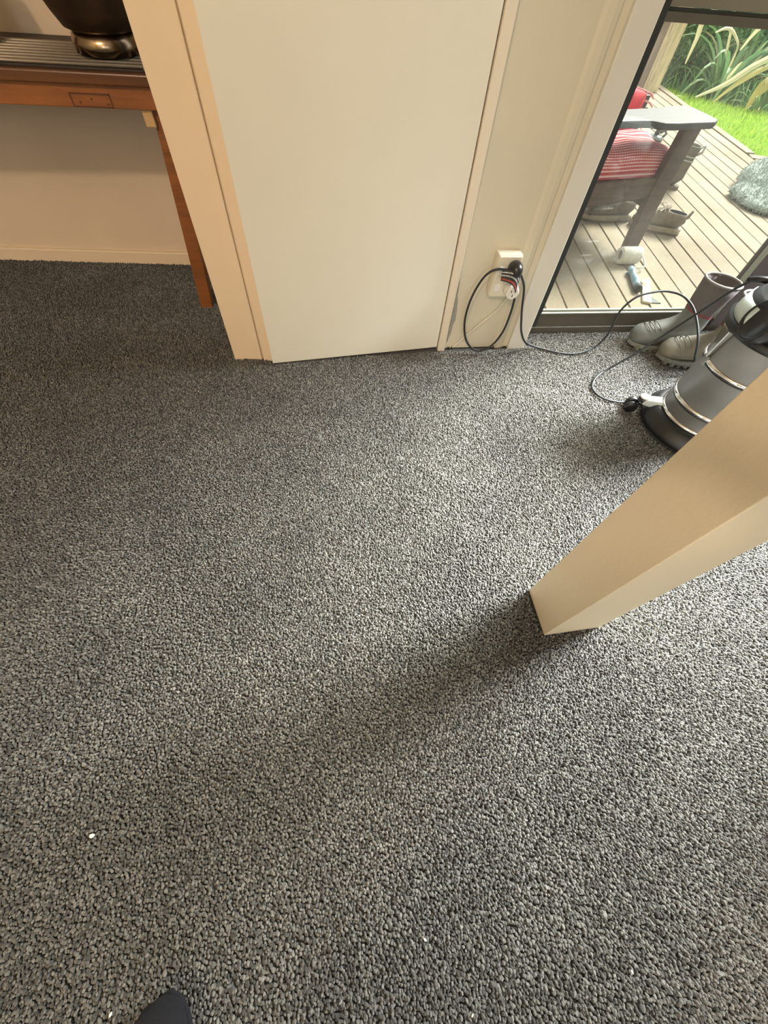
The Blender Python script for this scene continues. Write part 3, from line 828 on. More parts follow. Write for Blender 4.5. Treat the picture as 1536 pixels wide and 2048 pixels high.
for xy, n, sc, lab, sd in flx:
    rng = random.Random(sd)
    t = thing('flax_plant', lab, 'flax plant', (xy[0], xy[1], -0.20), group='flax clumps in the garden bed')
    for i in range(n):
        rz = i * 2.399 + rng.uniform(-.3, .3)
        kind = 'green' if rng.random() > 0.14 else 'pale'
        leaf_obj(t, leaf_me[(kind, rng.randrange(4))], (0.06 * math.cos(rz), 0.06 * math.sin(rz), 0), rz, rng.uniform(-0.1, 0.55), sc * rng.uniform(0.75, 1.1))
    if sd == 6:
        pass
# long dry leaves leaning out over the lawn (each belongs to the clump at the right edge)
def bent_leaf(parent, pts, w, mt, origin):
    P = smooth_path(pts, 5)
    mb = MB(); n = len(P)
    for i, p in enumerate(P):
        t = i / (n - 1)
        tg = (P[min(i + 1, n - 1)] - P[max(i - 1, 0)]).normalized()
        s = tg.cross(Vector((0.2, 0.75, -0.6))).normalized()
        up = s.cross(tg)
        ww = w * min(1, 0.25 + 2.2 * t) * (1 - max(0, t - .72) / .28 * .55) / 2
        q = p - Vector(origin)
        mb.v += [tuple(q - s * ww + up * ww * .3), tuple(q), tuple(q + s * ww + up * ww * .3)]
    for i in range(n - 1):
        for j in (0, 1):
            mb.f.append((3 * i + j, 3 * i + j + 1, 3 * i + j + 4, 3 * i + j + 3))
    return raw_build(mb, 'dry_leaf', mt, parent)
fx = [o for o in bpy.data.objects if o.name.startswith('flax_plant')][1]
fo = (5.5, 5.75, -0.20)
bent_leaf(fx, [(3.99, 5.45, -0.06), (4.30, 5.5, 0.04), (4.60, 5.58, 0.18), (5.0, 5.65, 0.26), (5.45, 5.74, -0.15)], 0.055, M['flax_pale'], fo)
bent_leaf(fx, [(4.26, 5.5, -0.10), (4.42, 5.52, 0.03), (4.66, 5.55, 0.15), (5.0, 5.65, 0.2), (5.46, 5.74, -0.15)], 0.05, M['flax_yellow'], fo)
bent_leaf(fx, [(4.70, 5.5, -0.15), (4.74, 5.52, -0.01), (4.84, 5.55, 0.07), (5.1, 5.64, 0.1), (5.46, 5.74, -0.15)], 0.11, M['flax_yellow'], fo)
bent_leaf(fx, [(5.35, 5.55, 0.02), (5.05, 5.5, 0.06), (4.84, 5.5, 0.05), (5.2, 5.6, 0.04), (5.46, 5.74, -0.15)], 0.10, M['flax_pale'], fo)
bent_leaf(fx, [(4.40, 5.7, 0.24), (4.49, 5.7, 0.40), (4.7, 5.7, 0.52), (5.1, 5.72, 0.4), (5.47, 5.75, -0.1)], 0.05, M['flax_pale'], fo)
fx0 = [o for o in bpy.data.objects if o.name.startswith('flax_plant')][0]
f0 = (4.75, 6.15, -0.20)
bent_leaf(fx0, [(3.90, 5.75, 0.12), (3.93, 5.8, 0.28), (3.96, 5.85, 0.42), (4.3, 6.0, 0.5), (4.72, 6.13, -0.1)], 0.05, M['flax_pale'], f0)
bent_leaf(fx0, [(4.10, 5.8, 0.33), (4.25, 5.85, 0.36), (4.42, 5.9, 0.31), (4.6, 6.0, 0.2), (4.73, 6.13, -0.1)], 0.04, M['flax_pale'], f0)
# ground cover over the whole bed
bed = [(4.35, 5.75), (4.7, 5.5), (5.5, 5.1), (7.5, 4.6), (9.5, 6.0), (11.0, 12.5), (4.5, 12.5), (3.9, 6.3)]
o = raw_build(blades(9000, bed, -0.205, 0.06, 0.30, 0.03, 21), 'undergrowth', M['shrub_leaf'])
tag(o, 'tangled green undergrowth covering the garden bed between the shrubs', 'undergrowth', kind='stuff')
# short broad-leaved plant at the foot of the pale post
t = thing('low_plant', 'low yellow green plant at the foot of the pale post', 'plant', (3.86, 5.78, -0.18))
for i in range(9):
    leaf_obj(t, leaf_me[('pale' if i % 3 == 0 else 'low', 2)], (0, 0, 0), i * 0.7, 0.75 + 0.2 * (i % 2), 0.42)

# ------------------------------------------------------------------ fence panel and verandah post at the deck edge
fp = thing('fence_panel', 'brown vertical boards beside the pale post at the deck edge', 'fence', (3.66, 6.02, DZ))
MB().mm((-0.055, -0.155, 0), (0.04, -0.045, 1.5)).build('board', M['board_back'], fp, bevel=0.006)
MB().mm((-0.04, -0.035, 0), (0.06, 0.25, 1.5)).build('board', M['board_back'], fp, bevel=0.006)
MB().mm((-0.058, -0.052, 0), (-0.01, -0.034, 1.5)).build('cover_strip', M['board_back'], fp, bevel=0.004)
MB().mm((-0.12, -0.04, 0.44), (-0.04, 0.08, 0.58)).build('metal_bracket', M['bracket'], fp, bevel=0.006)['label'] = 'grey metal box bracket'
MB().mm((-0.08, 0.12, 0.26), (-0.04, 0.17, 0.33)).build('rope_cleat', M['wire'], fp, bevel=0.012)['label'] = 'small white cleat'
vp = thing('verandah_post', 'pale mottled timber post at the far deck edge', 'post', (3.675, 5.86, DZ))
MB().mm((-0.06, -0.105, 0), (0.055, 0.0, 1.7)).build('shaft', M['post_cream'], vp, bevel=0.006)
MB().mm((-0.066, -0.045, 0.0), (-0.058, 0.0, 1.7)).build('facing_strip', M['post_cream'], vp, bevel=0.003)

# ------------------------------------------------------------------ wooden armchair with red striped throw
ch = thing('wooden_armchair', 'weathered dark wooden armchair with grey armrest out on the deck', 'chair', (1.745, 2.21, DZ), R(11.5))
# armrest: narrow behind, paddle-shaped in front
arm_out = [(0.075, 0.02), (0.08, 0.07), (0.088, 0.20), (0.05, 0.235), (-0.05, 0.225), (-0.12, 0.205), (-0.30, 0.195), (-0.72, 0.19), (-0.72, 0.035), (-0.34, 0.035), (-0.29, 0.030), (-0.25, -0.004), (-0.19, -0.012), (0.03, -0.008)]
MB().prism(arm_out, 0.514, 0.54).build('armrest', M['chair_arm'], ch, bevel=0.007)
MB().prism([(0.0, 0.40), (0.0, 0.50), (-0.72, 0.50), (-0.72, 0.40)], 0.495, 0.54).build('armrest', M['chair_arm'], ch, bevel=0.006)
def leg(u0, u1, ub0, ub1, v0, v1, zt, zm=0.28):
    mb = MB()
    r0 = [(ub0, v0, 0), (ub1, v0, 0), (ub1, v1, 0), (ub0, v1, 0)]
    r1 = [(u0 - .012, v0, zm), (u1 - .006, v0, zm), (u1 - .006, v1, zm), (u0 - .012, v1, zm)]
    r2 = [(u0, v0, zt), (u1, v0, zt), (u1, v1, zt), (u0, v1, zt)]
    return mb.loft([r0, r1, r2])
leg(-0.068, 0.024, -0.052, 0.036, 0.035, 0.075, 0.515).build('leg', M['chair_wood'], ch, bevel=0.005)
leg(-0.068, 0.024, -0.052, 0.036, 0.41, 0.45, 0.496).build('leg', M['chair_wood'], ch, bevel=0.005)
leg(-0.66, -0.58, -0.70, -0.63, 0.035, 0.075, 0.62).build('leg', M['chair_wood'], ch, bevel=0.005)
leg(-0.66, -0.58, -0.70, -0.63, 0.41, 0.45, 0.62).build('leg', M['chair_wood'], ch, bevel=0.005)
# side rail with a curved lower edge
top = [(-0.66 + 0.6 * i / 8, 0.315 + 0.012 * i / 8) for i in range(9)]
bot = [(-0.06 - 0.6 * i / 8, 0.250 - 0.028 * math.sin(math.pi / 2 * min(1, i / 6))) for i in range(9)]
outl = top + bot
mb = MB(); n = len(outl)
mb.add([(u, 0.045, z) for u, z in outl] + [(u, 0.07, z) for u, z in outl], [tuple(range(n)), tuple(range(2 * n - 1, n - 1, -1))] + [(i, (i + 1) % n, n + (i + 1) % n, n + i) for i in range(n)])
mb.build('side_rail', M['chair_wood'], ch, bevel=0.004)
mb = MB(); mb.add([(u, 0.415, z) for u, z in outl] + [(u, 0.44, z) for u, z in outl], [tuple(range(n)), tuple(range(2 * n - 1, n - 1, -1))] + [(i, (i + 1) % n, n + (i + 1) % n, n + i) for i in range(n)])
mb.build('side_rail', M['chair_wood'], ch)
MB().mm((-0.07, 0.07, 0.20), (-0.045, 0.415, 0.31)).build('front_rail', M['chair_wood'], ch, bevel=0.004)
for i in range(6):
    u = -0.62 + i * 0.095
    MB().mm((u, 0.07, 0.29), (u + 0.075, 0.415, 0.31)).build('seat_slat', M['chair_wood'], ch, bevel=0.004)
for i in range(4):
    v = 0.09 + i * 0.085
    MB().hull8([(-0.64, v, 0.28), (-0.61, v, 0.28), (-0.61, v + .06, 0.28), (-0.64, v + .06, 0.28)], [(-0.82, v, 0.86), (-0.79, v, 0.86), (-0.79, v + .06, 0.86), (-0.82, v + .06, 0.86)]).build('back_slat', M['chair_wood'], ch, bevel=0.004)
MB().hull8([(-0.83, 0.03, 0.84), (-0.79, 0.03, 0.84), (-0.79, 0.45, 0.84), (-0.83, 0.45, 0.84)], [(-0.85, 0.03, 0.93), (-0.81, 0.03, 0.93), (-0.81, 0.45, 0.93), (-0.85, 0.45, 0.93)]).build('top_rail', M['chair_wood'], ch, bevel=0.006)

# cushion wrapped in the striped throw: lies on the seat
cu = thing('seat_cushion', 'red and pink striped cushion on the wooden armchair seat', 'cushion', (1.745, 2.21, DZ), R(11.5))
def cushion_grid():
    mb = MB(); uvs = []
    nu, nv = 30, 34
    rng = random.Random(2)
    for i in range(nu + 1):
        a = i / nu
        u = -0.62 + 0.60 * a
        for j in range(nv + 1):
            s = j / nv
            # cross-section from the near lower edge over the top to the far lower edge
            ph = s * math.pi
            v = 0.24 - 0.165 * math.copysign(abs(math.cos(ph)) ** 0.55, math.cos(ph))
            z = 0.322 + 0.118 * math.sin(ph) ** 0.7 if 0 < s < 1 else 0.322
            edge = max(0, (a - 0.80) / 0.20)
            z -= 0.022 * edge ** 2.2 * math.sin(ph)
            wr = 0.007 * edge * math.sin(38 * v + 3) + 0.004 * math.sin(26 * u + 9 * v)
            mb.v.append((u + 0.012 * edge * math.sin(25 * v), v, z + wr * math.sin(ph)))
            uvs.append((a * 0.62, s * 0.52))
    for i in range(nu):
        for j in range(nv):
            p = i * (nv + 1) + j
            mb.f.append((p, p + nv + 1, p + nv + 2, p + 1))
    c0 = [j for j in range(nv + 1)]; c1 = [nu * (nv + 1) + j for j in range(nv + 1)]
    mb.f.append(tuple(c0)); mb.f.append(tuple(reversed(c1)))
    mb.uv = uvs
    return mb
cushion_grid().build('cushion_body', M['throw'], cu, smooth=True)
# front flap of the throw hanging past the leg
mb = MB(); uvs = []
for i in range(9):
    z = 0.36 - 0.135 * i / 8
    for j in range(13):
        v = 0.10 + 0.29 * j / 12
        mb.v.append((-0.018 + 0.060 * math.sin(min(1, i / 5) * 1.3) + 0.010 * math.sin(60 * v) * i / 8, v, z)); uvs.append((v, z))
for i in range(8):
    for j in range(12):
        p = i * 13 + j; mb.f.append((p, p + 1, p + 14, p + 13))
mb.uv = uvs
mb.build('front_flap', M['throw'], cu, smooth=True, solid=0.004)

# red throw with fringe on the far armrest
th = thing('red_throw', 'red cloth with pink fringe draped over the far armrest', 'throw', (1.745, 2.21, DZ), R(11.5))
mb = MB(); uvs = []
prof = [(0.385, 0.30), (0.388, 0.40), (0.389, 0.50), (0.394, 0.546), (0.42, 0.550), (0.48, 0.550), (0.506, 0.545), (0.511, 0.48), (0.513, 0.36)]
nu = 24
for i in range(nu + 1):
    u = -0.60 + 0.565 * i / nu
    for j, (v, z) in enumerate(prof):
        mb.v.append((u, v + 0.004 * math.sin(30 * u + j), z + 0.003 * math.sin(40 * u))); uvs.append((u, j * .08))
for i in range(nu):
    for j in range(len(prof) - 1):
        p = i * len(prof) + j; mb.f.append((p, p + len(prof), p + len(prof) + 1, p + 1))
mb.uv = uvs
mb.build('cloth', M['throw_red'], th, smooth=True, solid=0.004)
rng = random.Random(4)
for i in range(13):
    if i < 8: v, z = 0.386, 0.32 + i * 0.029
    else: v, z = 0.395 + (i - 8) * 0.026, 0.551
    p0 = Vector((-0.037, v, z))
    p1 = p0 + Vector((0.03, -0.008 + rng.uniform(-.01, .01), -0.006)); p2 = p0 + Vector((0.055 + rng.uniform(-.01, .01), -0.012 + rng.uniform(-.015, .015), -0.022))
    MB().tube([p0, p1, p2], [0.004, 0.0045, 0.003], 6).build('tassel', M['fringe'], th, smooth=True)

# ------------------------------------------------------------------ footwear
def super_ring(inner, outer, hw, n=20, sq=2.3, flatten=None):
    # ring in the vertical plane through inner/outer (forward, up), half-width hw sideways (y)
    ci = Vector((inner[0], 0, inner[1])); co = Vector((outer[0], 0, outer[1]))
    c = (ci + co) / 2; ax = (co - ci) / 2
    r = []
    for k in range(n):
        a = 2 * math.pi * k / n
        cx_, sx_ = math.cos(a), math.sin(a)
        e = 2 / sq
        p = c + ax * (math.copysign(abs(cx_) ** e, cx_)) + Vector((0, hw, 0)) * (math.copysign(abs(sx_) ** e, sx_))
        r.append(p)
    return r

def sole_outline(L_, w, heel=0.0, n=28, bend=0.006):
    # foot outline: heel at x = -heel, toe at x = L_-heel
    pts = []
    for i in range(n + 1):
        t = i / n
        x = -heel + L_ * t
        hw = w / 2 * (0.70 + 0.05 * math.sin(t * 6) + 0.30 * max(0, math.sin((t - 0.28) / 0.72 * math.pi)) ** 0.9 if t > 0.28 else 0.70 + 0.05 * math.sin(t * 6))
        e0 = min(1, math.sqrt(max(0, 1 - (1 - min(1, t / 0.14)) ** 2)))
        e1 = min(1, math.sqrt(max(0, 1 - (1 - min(1, (1 - t) / 0.24)) ** 2)))
        hw *= min(e0, e1) if min(e0, e1) > 0 else 0
        pts.append((x, hw))
    up = [(x, h) for x, h in pts if True]
    dn = [(x, -h) for x, h in reversed(pts[1:-1])]
    return up + dn

def make_gumboot(name, label, loc, rz, dusty, group):
    t = thing(name, label, 'boot', loc, rz, group)
    foot = M['boot_mud'] if dusty else M['boot_foot']
    # stations: inner (instep side), outer (sole / heel side), half-width
    st = [((0.193, 0.046), (0.193, 0.026), 0.012), ((0.186, 0.062), (0.186, 0.020), 0.030), ((0.165, 0.076), (0.165, 0.018), 0.044),
          ((0.130, 0.084), (0.130, 0.018), 0.050), ((0.095, 0.094), (0.085, 0.018), 0.047), ((0.070, 0.106), (0.030, 0.018), 0.042),
          ((0.056, 0.118), (-0.020, 0.020), 0.039), ((0.050, 0.128), (-0.056, 0.040), 0.037), ((0.047, 0.138), (-0.062, 0.085), 0.038), ((0.046, 0.148), (-0.058, 0.125), 0.041)]
    rings = [super_ring(*s) for s in st]
    MB().loft(rings, True, False).build('foot', foot, t, smooth=True)
    st2 = [((0.0468, 0.1480), (-0.0586, 0.1255), 0.0418), ((0.0474, 0.156), (-0.0592, 0.137), 0.0428)]
    MB().loft([super_ring(*s) for s in st2], False, False).build('red_band', M['boot_red'], t, smooth=True)
    st3 = [((0.047, 0.156), (-0.059, 0.137), 0.0425), ((0.050, 0.18), (-0.066, 0.172), 0.047), ((0.054, 0.22), (-0.074, 0.211), 0.051), ((0.057, 0.254), (-0.080, 0.244), 0.054)]
    outer = [super_ring(*s, sq=2.1) for s in st3]
    inn = [super_ring((s[0][0] - .005, s[0][1]), (s[1][0] + .005, s[1][1]), s[2] - .005, sq=2.1) for s in reversed(st3)]
    MB().loft(outer + inn, False, True).build('shaft', M['boot_shaft'], t, smooth=True)
    rim = super_ring((0.0545, 0.254), (-0.0775, 0.244), 0.0515, sq=2.1, n=28)
    MB().tube(rim + [rim[0]], 0.0042, 6).build('rim', M['boot_trim'], t, smooth=True)
    so = sole_outline(0.262, 0.104, 0.066)
    MB().prism(so, 0.010, 0.026).build('sole', M['boot_sole'], t, bevel=0.003)
    for k in range(9):
        for s in (-1, 1):
            x = 0.165 - k * 0.025
            hw = 0.5 * 0.104 * (0.82 if x > 0 else 0.68) * (0.80 if k == 0 else 1)
            MB().box((x, s * (hw - 0.004), 0.011), (0.015, 0.020, 0.022)).build('tread_lug', M['boot_sole'], t, bevel=0.003)
    # toe cap ridges
    for k, x in enumerate((0.150, 0.132, 0.114)):
        zt = 0.082 + 0.005 * k
        MB().tube([(x, -0.035, zt - 0.013), (x + .006, -0.018, zt - .001), (x + .008, 0, zt + 0.001), (x + .006, 0.018, zt - .001), (x, 0.035, zt - 0.013)], 0.0018, 6).build('instep_ridge', M['boot_sole'], t, smooth=True)
    return t
GB = 'pair of gumboots inside the glazed door'
make_gumboot('gumboot', 'grey gumboot nearest the window sill with taupe shaft and red band', (1.352, 1.235, 0.008), R(177), False, GB)
make_gumboot('gumboot', 'dusty toed gumboot in front, half hidden behind the vacuum', (1.425, 1.120, 0.008), R(168), True, GB)

def make_sneaker(label, loc, rz, up, group, L_=0.30, lace_n=4):
    t = thing('sneaker', label, 'shoe', loc, rz, group)
    so = sole_outline(L_, 0.105, 0.0)
    MB().prism(so, 0.0, 0.010).build('outsole', M['shoe_sole_dk'], t, bevel=0.002)
    MB().prism([(x * 1.0 + 0.001, y * 1.02) for x, y in so], 0.010, 0.034).build('midsole', M['shoe_sole'], t, bevel=0.004)
    s = L_ / 0.30
    st = [((0.292, 0.046), (0.292, 0.030), 0.014), ((0.280, 0.062), (0.280, 0.028), 0.032), ((0.255, 0.073), (0.255, 0.028), 0.045), ((0.22, 0.082), (0.22, 0.028), 0.049),
          ((0.185, 0.094), (0.18, 0.028), 0.047), ((0.155, 0.108), (0.13, 0.028), 0.043), ((0.135, 0.112), (0.07, 0.030), 0.040), ((0.128, 0.112), (0.025, 0.035), 0.038), ((0.126, 0.110), (0.004, 0.065), 0.037), ((0.124, 0.106), (0.010, 0.102), 0.034)]
    sc = lambda q: ((q[0][0] * s, q[0][1]), (q[1][0] * s, q[1][1]), q[2])
    rings = [super_ring(*sc(q)) for q in st]
    inner = [super_ring(((q[0][0] - .007) * s, q[0][1]), ((q[1][0] + .007) * s, q[1][1]), q[2] - .006) for q in (st[-1],)]
    deep = [super_ring((0.120 * s, 0.062), (0.020 * s, 0.055), 0.026)]
    MB().loft(rings + inner, True, False).build('upper', up, t, smooth=True)
    MB().loft(inner + deep, False, True).build('lining', M['shoe_in'], t, smooth=True)
    # heel tab
    MB().hull8([(0.002, -0.016, 0.085), (0.012, -0.016, 0.085), (0.012, 0.016, 0.085), (0.002, 0.016, 0.085)], [(-0.008, -0.012, 0.125), (0.000, -0.012, 0.125), (0.000, 0.012, 0.125), (-0.008, 0.012, 0.125)]).build('heel_tab', up, t, bevel=0.003)
    # tongue, laces
    MB().hull8([(0.20 * s, -0.02, 0.086), (0.20 * s, 0.02, 0.086), (0.20 * s, 0.02, 0.092), (0.20 * s, -0.02, 0.092)], [(0.122 * s, -0.022, 0.120), (0.122 * s, 0.022, 0.120), (0.118 * s, 0.022, 0.126), (0.118 * s, -0.022, 0.126)]).build('tongue', up, t, bevel=0.002)
    for k in range(lace_n):
        x = (0.205 - 0.02 * k) * s; z = 0.090 + 0.0085 * k
        MB().tube([(x, -0.032, z - 0.010), (x - .004, -0.012, z + .005), (x + .004, 0.012, z + .006), (x, 0.032, z - 0.010)], 0.0032, 6).build('lace', M['lace'], t, smooth=True)
    MB().tube(smooth_path([(0.14 * s, 0, 0.126), (0.155 * s, 0.03, 0.135), (0.175 * s, 0.045, 0.115), (0.165 * s, 0.035, 0.105), (0.14 * s, 0.0, 0.128), (0.16 * s, -0.035, 0.128), (0.19 * s, -0.045, 0.10)], 4), 0.003, 6).build('lace', M['lace'], t, smooth=True)
    return t
SN = 'sneakers on the deck'
make_sneaker('dusty sneaker under the chair rail, cut off by the window frame', (1.905, 2.63, DZ), R(178), M['shoe_dark'], SN, 0.33)
make_sneaker('taupe sneaker right of the chair leg with open laces', (2.135, 2.435, DZ), R(152), M['shoe_canvas'], SN, 0.30)

# work boot behind the chair
wbt = thing('work_boot', 'olive boot with pale bands standing behind the chair leg', 'boot', (2.46, 3.15, DZ), R(160))
st = [((0.17, 0.045), (0.17, 0.028), 0.012), ((0.155, 0.062), (0.155, 0.022), 0.034), ((0.12, 0.072), (0.12, 0.02), 0.045), ((0.07, 0.085), (0.06, 0.02), 0.043), ((0.045, 0.10), (-0.02, 0.025), 0.04), ((0.042, 0.12), (-0.055, 0.06), 0.04), ((0.042, 0.14), (-0.055, 0.12), 0.042)]
MB().loft([super_ring(*q) for q in st], True, False).build('foot', M['workboot'], wbt, smooth=True)
st = [((0.042, 0.14), (-0.055, 0.12), 0.042), ((0.044, 0.20), (-0.058, 0.19), 0.044), ((0.052, 0.235), (-0.066, 0.23), 0.05)]
o_ = [super_ring(*q) for q in st]; i_ = [super_ring((q[0][0] - .008, q[0][1]), (q[1][0] + .008, q[1][1]), q[2] - .008) for q in reversed(st)]
MB().loft(o_ + i_, False, True).build('shaft', M['workboot'], wbt, smooth=True)
for z in (0.155, 0.175):
    rg = super_ring((0.0445, z + .01), (-0.0575, z), 0.0442)
    MB().tube(rg + [rg[0]], 0.004, 6).build('pale_band', M['workboot_band'], wbt, smooth=True)
MB().prism(sole_outline(0.245, 0.1, 0.062), 0, 0.022).build('sole', M['shoe_sole_dk'], wbt, bevel=0.003)
MB().tube([(-0.06, 0.0, 0.22), (-0.085, 0.0, 0.235), (-0.085, 0, 0.20), (-0.06, 0, 0.185)], 0.007, 6).build('pull_loop', M['workboot_band'], wbt, smooth=True)

# old garden tap / sprinkler head
sp_ = thing('sprinkler', 'small grey metal sprinkler head on the deck behind the cushion', 'sprinkler', (2.88, 4.18, DZ))
sp_.scale = (1.45, 1.45, 1.6)
MB().lathe([(0.035, 0.0), (0.045, 0.005), (0.045, 0.012), (0.03, 0.022)], 20).build('base_ring', M['tap'], sp_, smooth=True)
MB().tube([(0.045, 0, 0.01), (0.06, 0, 0.025), (0.045, 0, 0.04), (0.02, 0, 0.03)], 0.007, 8).build('hose_tail', M['tap'], sp_, smooth=True)
MB().lathe([(0.014, 0.02), (0.012, 0.045), (0.02, 0.055), (0.02, 0.075), (0.012, 0.085)], 14).build('stem', M['tap'], sp_, smooth=True)
MB().hull8([(-0.05, -0.008, 0.082), (-0.05, 0.008, 0.082), (-0.05, 0.008, 0.092), (-0.05, -0.008, 0.092)], [(0.02, -0.012, 0.088), (0.02, 0.012, 0.088), (0.02, 0.012, 0.102), (0.02, -0.012, 0.102)]).build('lever', M['tap'], sp_, bevel=0.003)

# ------------------------------------------------------------------ paint roller and scraps on the deck
pr_ = thing('paint_roller', 'paint roller with white sleeve and spattered blue handle on the deck', 'paint roller', (1.571, 2.10, DZ))
O = Vector((1.571, 2.10, DZ))
ax = (0, math.pi / 2, R(2))
MB().lathe([(0.024, 0.0), (0.037, 0.001), (0.040, 0.008), (0.040, 0.104), (0.037, 0.112), (0.024, 0.113), (0.022, 0.10), (0.022, 0.012), (0.024, 0.0)], 28, c=(-0.002, 0, 0.040), cap0=False, cap1=False, rot=(0, math.pi / 2, 0)).build('sleeve', M['nap'], pr_, smooth=True)
MB().lathe([(0.022, 0.010), (0.006, 0.012)], 20, c=(0, 0, 0.040), cap0=False, rot=(0, math.pi / 2, 0)).build('end_cap', M['bracket'], pr_, smooth=True)
frame_p = smooth_path([(0.10, 0, 0.04), (0.128, 0, 0.04), (0.134, -0.02, 0.036), (0.122, -0.075, 0.022), (0.085, -0.088, 0.020), (0.040, -0.087, 0.020), (0.036, -0.11, 0.020)], 5)
MB().tube(frame_p, 0.0036, 8).build('wire_frame', M['wire'], pr_, smooth=True)
h0 = Vector((1.607, 2.012, DZ + 0.020)) - O; h1 = Vector((1.553, 1.808, DZ + 0.018)) - O
d = (h1 - h0); hl = d.length
q = d.to_track_quat('Z', 'Y')
def along(prof, mtl, nm):
    mb = MB().lathe(prof, 18)
    mb.v = [tuple(h0 + q @ Vector(p)) for p in mb.v]
    return mb.build(nm, mtl, pr_, smooth=True)
along([(0.007, 0.0), (0.013, 0.004), (0.0135, 0.03), (0.018, 0.036), (0.018, 0.046), (0.013, 0.052), (0.016, 0.09), (0.0175, 0.13), (0.016, 0.17), (0.0175, 0.185)], M['blue'], 'handle')
along([(0.0175, 0.185), (0.0185, 0.19), (0.0185, hl), (0.012, hl), (0.010, hl - 0.012)], M['darkscrap'], 'handle_end')
o = MB().hull8([(-0.012, -0.02, 0.0), (0.0, -0.02, 0.0), (0.0, 0.0, 0.0), (-0.012, 0.0, 0.0)], [(-0.030, -0.014, 0.012), (-0.022, -0.014, 0.012), (-0.022, 0.0, 0.012), (-0.030, 0.0, 0.012)])
o.v = [tuple(h0 + q @ Vector((p[0], p[1], p[2] + 0.035)) ) for p in o.v]
o.build('hook', M['blue'], pr_, bevel=0.002)

sk = thing('wood_stick', 'cream painted stick offcut with a grey spot beside the roller handle', 'stick', (1.608, 1.817, DZ), R(-25.5))
MB().hull8([(-0.021, -0.118, 0.0), (0.021, -0.118, 0.0), (0.021, -0.118, 0.011), (-0.021, -0.118, 0.011)], [(-0.021, 0.108, 0.0), (0.021, 0.122, 0.0), (0.021, 0.122, 0.010), (-0.021, 0.108, 0.010)]).build('body', M['stick'], sk, bevel=0.0015)
MB().lathe([(0.005, 0.0), (0.005, 0.0012)], 12, c=(0.0, -0.083, 0.011)).build('grey_spot', M['bracket'], sk)
o = MB().prism([(0, 0), (0.016, -0.005), (0.030, -0.085), (0.012, -0.12), (0.004, -0.04)], 0, 0.012).build('wood_scrap', M['scrap'], bevel=0.002)
o.location = (1.605, 1.955, DZ); tag(o, 'tan wood splinter lying between roller handle and cream stick', 'wood scrap')
o = MB().prism([(0, 0), (0.01, 0.11), (0.06, -0.005)], 0, 0.004).build('slate_chip', M['darkscrap'])
o.location = (1.575, 1.715, DZ); tag(o, 'dark grey triangular chip under the end of the cream stick', 'chip')

# ------------------------------------------------------------------ folded shaggy mat on the deck
def lump(name, mtl, parent, pts, z0, z1, seed, amp=0.012, n=36, m=9):
    # rounded pad following an outline, with uneven top
    mb = MB(); rng = random.Random(seed)
    P = [Vector((x, y, 0)) for x, y in pts]
    c = sum(P, Vector()) / len(P)
    dense = []
    tot = smooth_path(P + [P[0]], 8)[:-1]
    n = len(tot)
    rings = []
    for k in range(m + 1):
        t = k / m
        if t < 0.35:
            s = 1 + 0.05 * math.sin(t / 0.35 * math.pi); z = z0 + (z1 - z0) * 0.8 * (t / 0.35)
        else:
            q = (t - 0.35) / 0.65
            s = 1 - 0.93 * q; z = z0 + (z1 - z0) * (0.8 + 0.2 * math.sin(min(1, q * 2.5) * math.pi / 2))
        ring = []
        for i, p in enumerate(tot):
            a = i / n * 2 * math.pi
            w = 1 + (0.03 * math.sin(5 * a + seed) + 0.02 * math.sin(11 * a + 2 * seed)) * (1 if t < .6 else .3)
            v = c + (p - c) * s * w
            ring.append((v.x, v.y, z + (amp * math.sin(9 * v.x + 7 * v.y + seed) if t > 0.2 else 0)))
        rings.append(ring)
    return mb.loft(rings).build(name, mtl, parent, smooth=True, sub=1)
rg = thing('shaggy_mat', 'grey green shaggy mat folded on the deck at the right edge', 'mat', (3.0, 2.95, DZ))
lump('lower_fold', M['rug'], rg, [(-0.11, 0.10), (-0.15, -0.02), (-0.12, -0.16), (0.0, -0.27), (0.25, -0.34), (0.55, -0.30), (0.6, 0.05), (0.3, 0.14), (0.05, 0.16)], 0.0, 0.075, 1)
lump('upper_fold', M['rug'], rg, [(0.02, 0.20), (0.0, 0.08), (0.15, 0.02), (0.4, 0.0), (0.62, 0.0), (0.62, 0.36), (0.35, 0.40), (0.12, 0.36)], 0.0, 0.135, 3)
# shag fibres
def shag(parent, n, seed):
    rng = np.random.default_rng(seed)
    mb = MB(); vs = []; fs = []
    dg = bpy.context.evaluated_depsgraph_get()
    for ob in [c for c in parent.children]:
        me = ob.evaluated_get(dg).to_mesh()
        cs = [(p.center.copy(), p.normal.copy()) for p in me.polygons]
        for i in range(n):
            c, nn = cs[rng.integers(len(cs))]
            if c.z < 0.006: continue
            j = Vector(rng.normal(0, 0.012, 3)); p = c + j - nn * j.dot(nn)
            dirv = (nn + Vector(rng.normal(0, 0.7, 3))).normalized()
            s = dirv.cross(Vector(rng.normal(0, 1, 3))).normalized() * 0.0028
            l = rng.uniform(0.012, 0.026)
            k = len(vs)
            vs += [tuple(p - s), tuple(p + s), tuple(p + dirv * l)]
            fs.append((k, k + 1, k + 2))
        ob.evaluated_get(dg).to_mesh_clear()
    mb.v = vs; mb.f = fs
    o = raw_build(mb, 'shag_fibres', M['rug'], parent); o['kind'] = 'stuff'
bpy.context.view_layer.update()
shag(rg, 5000, 5)

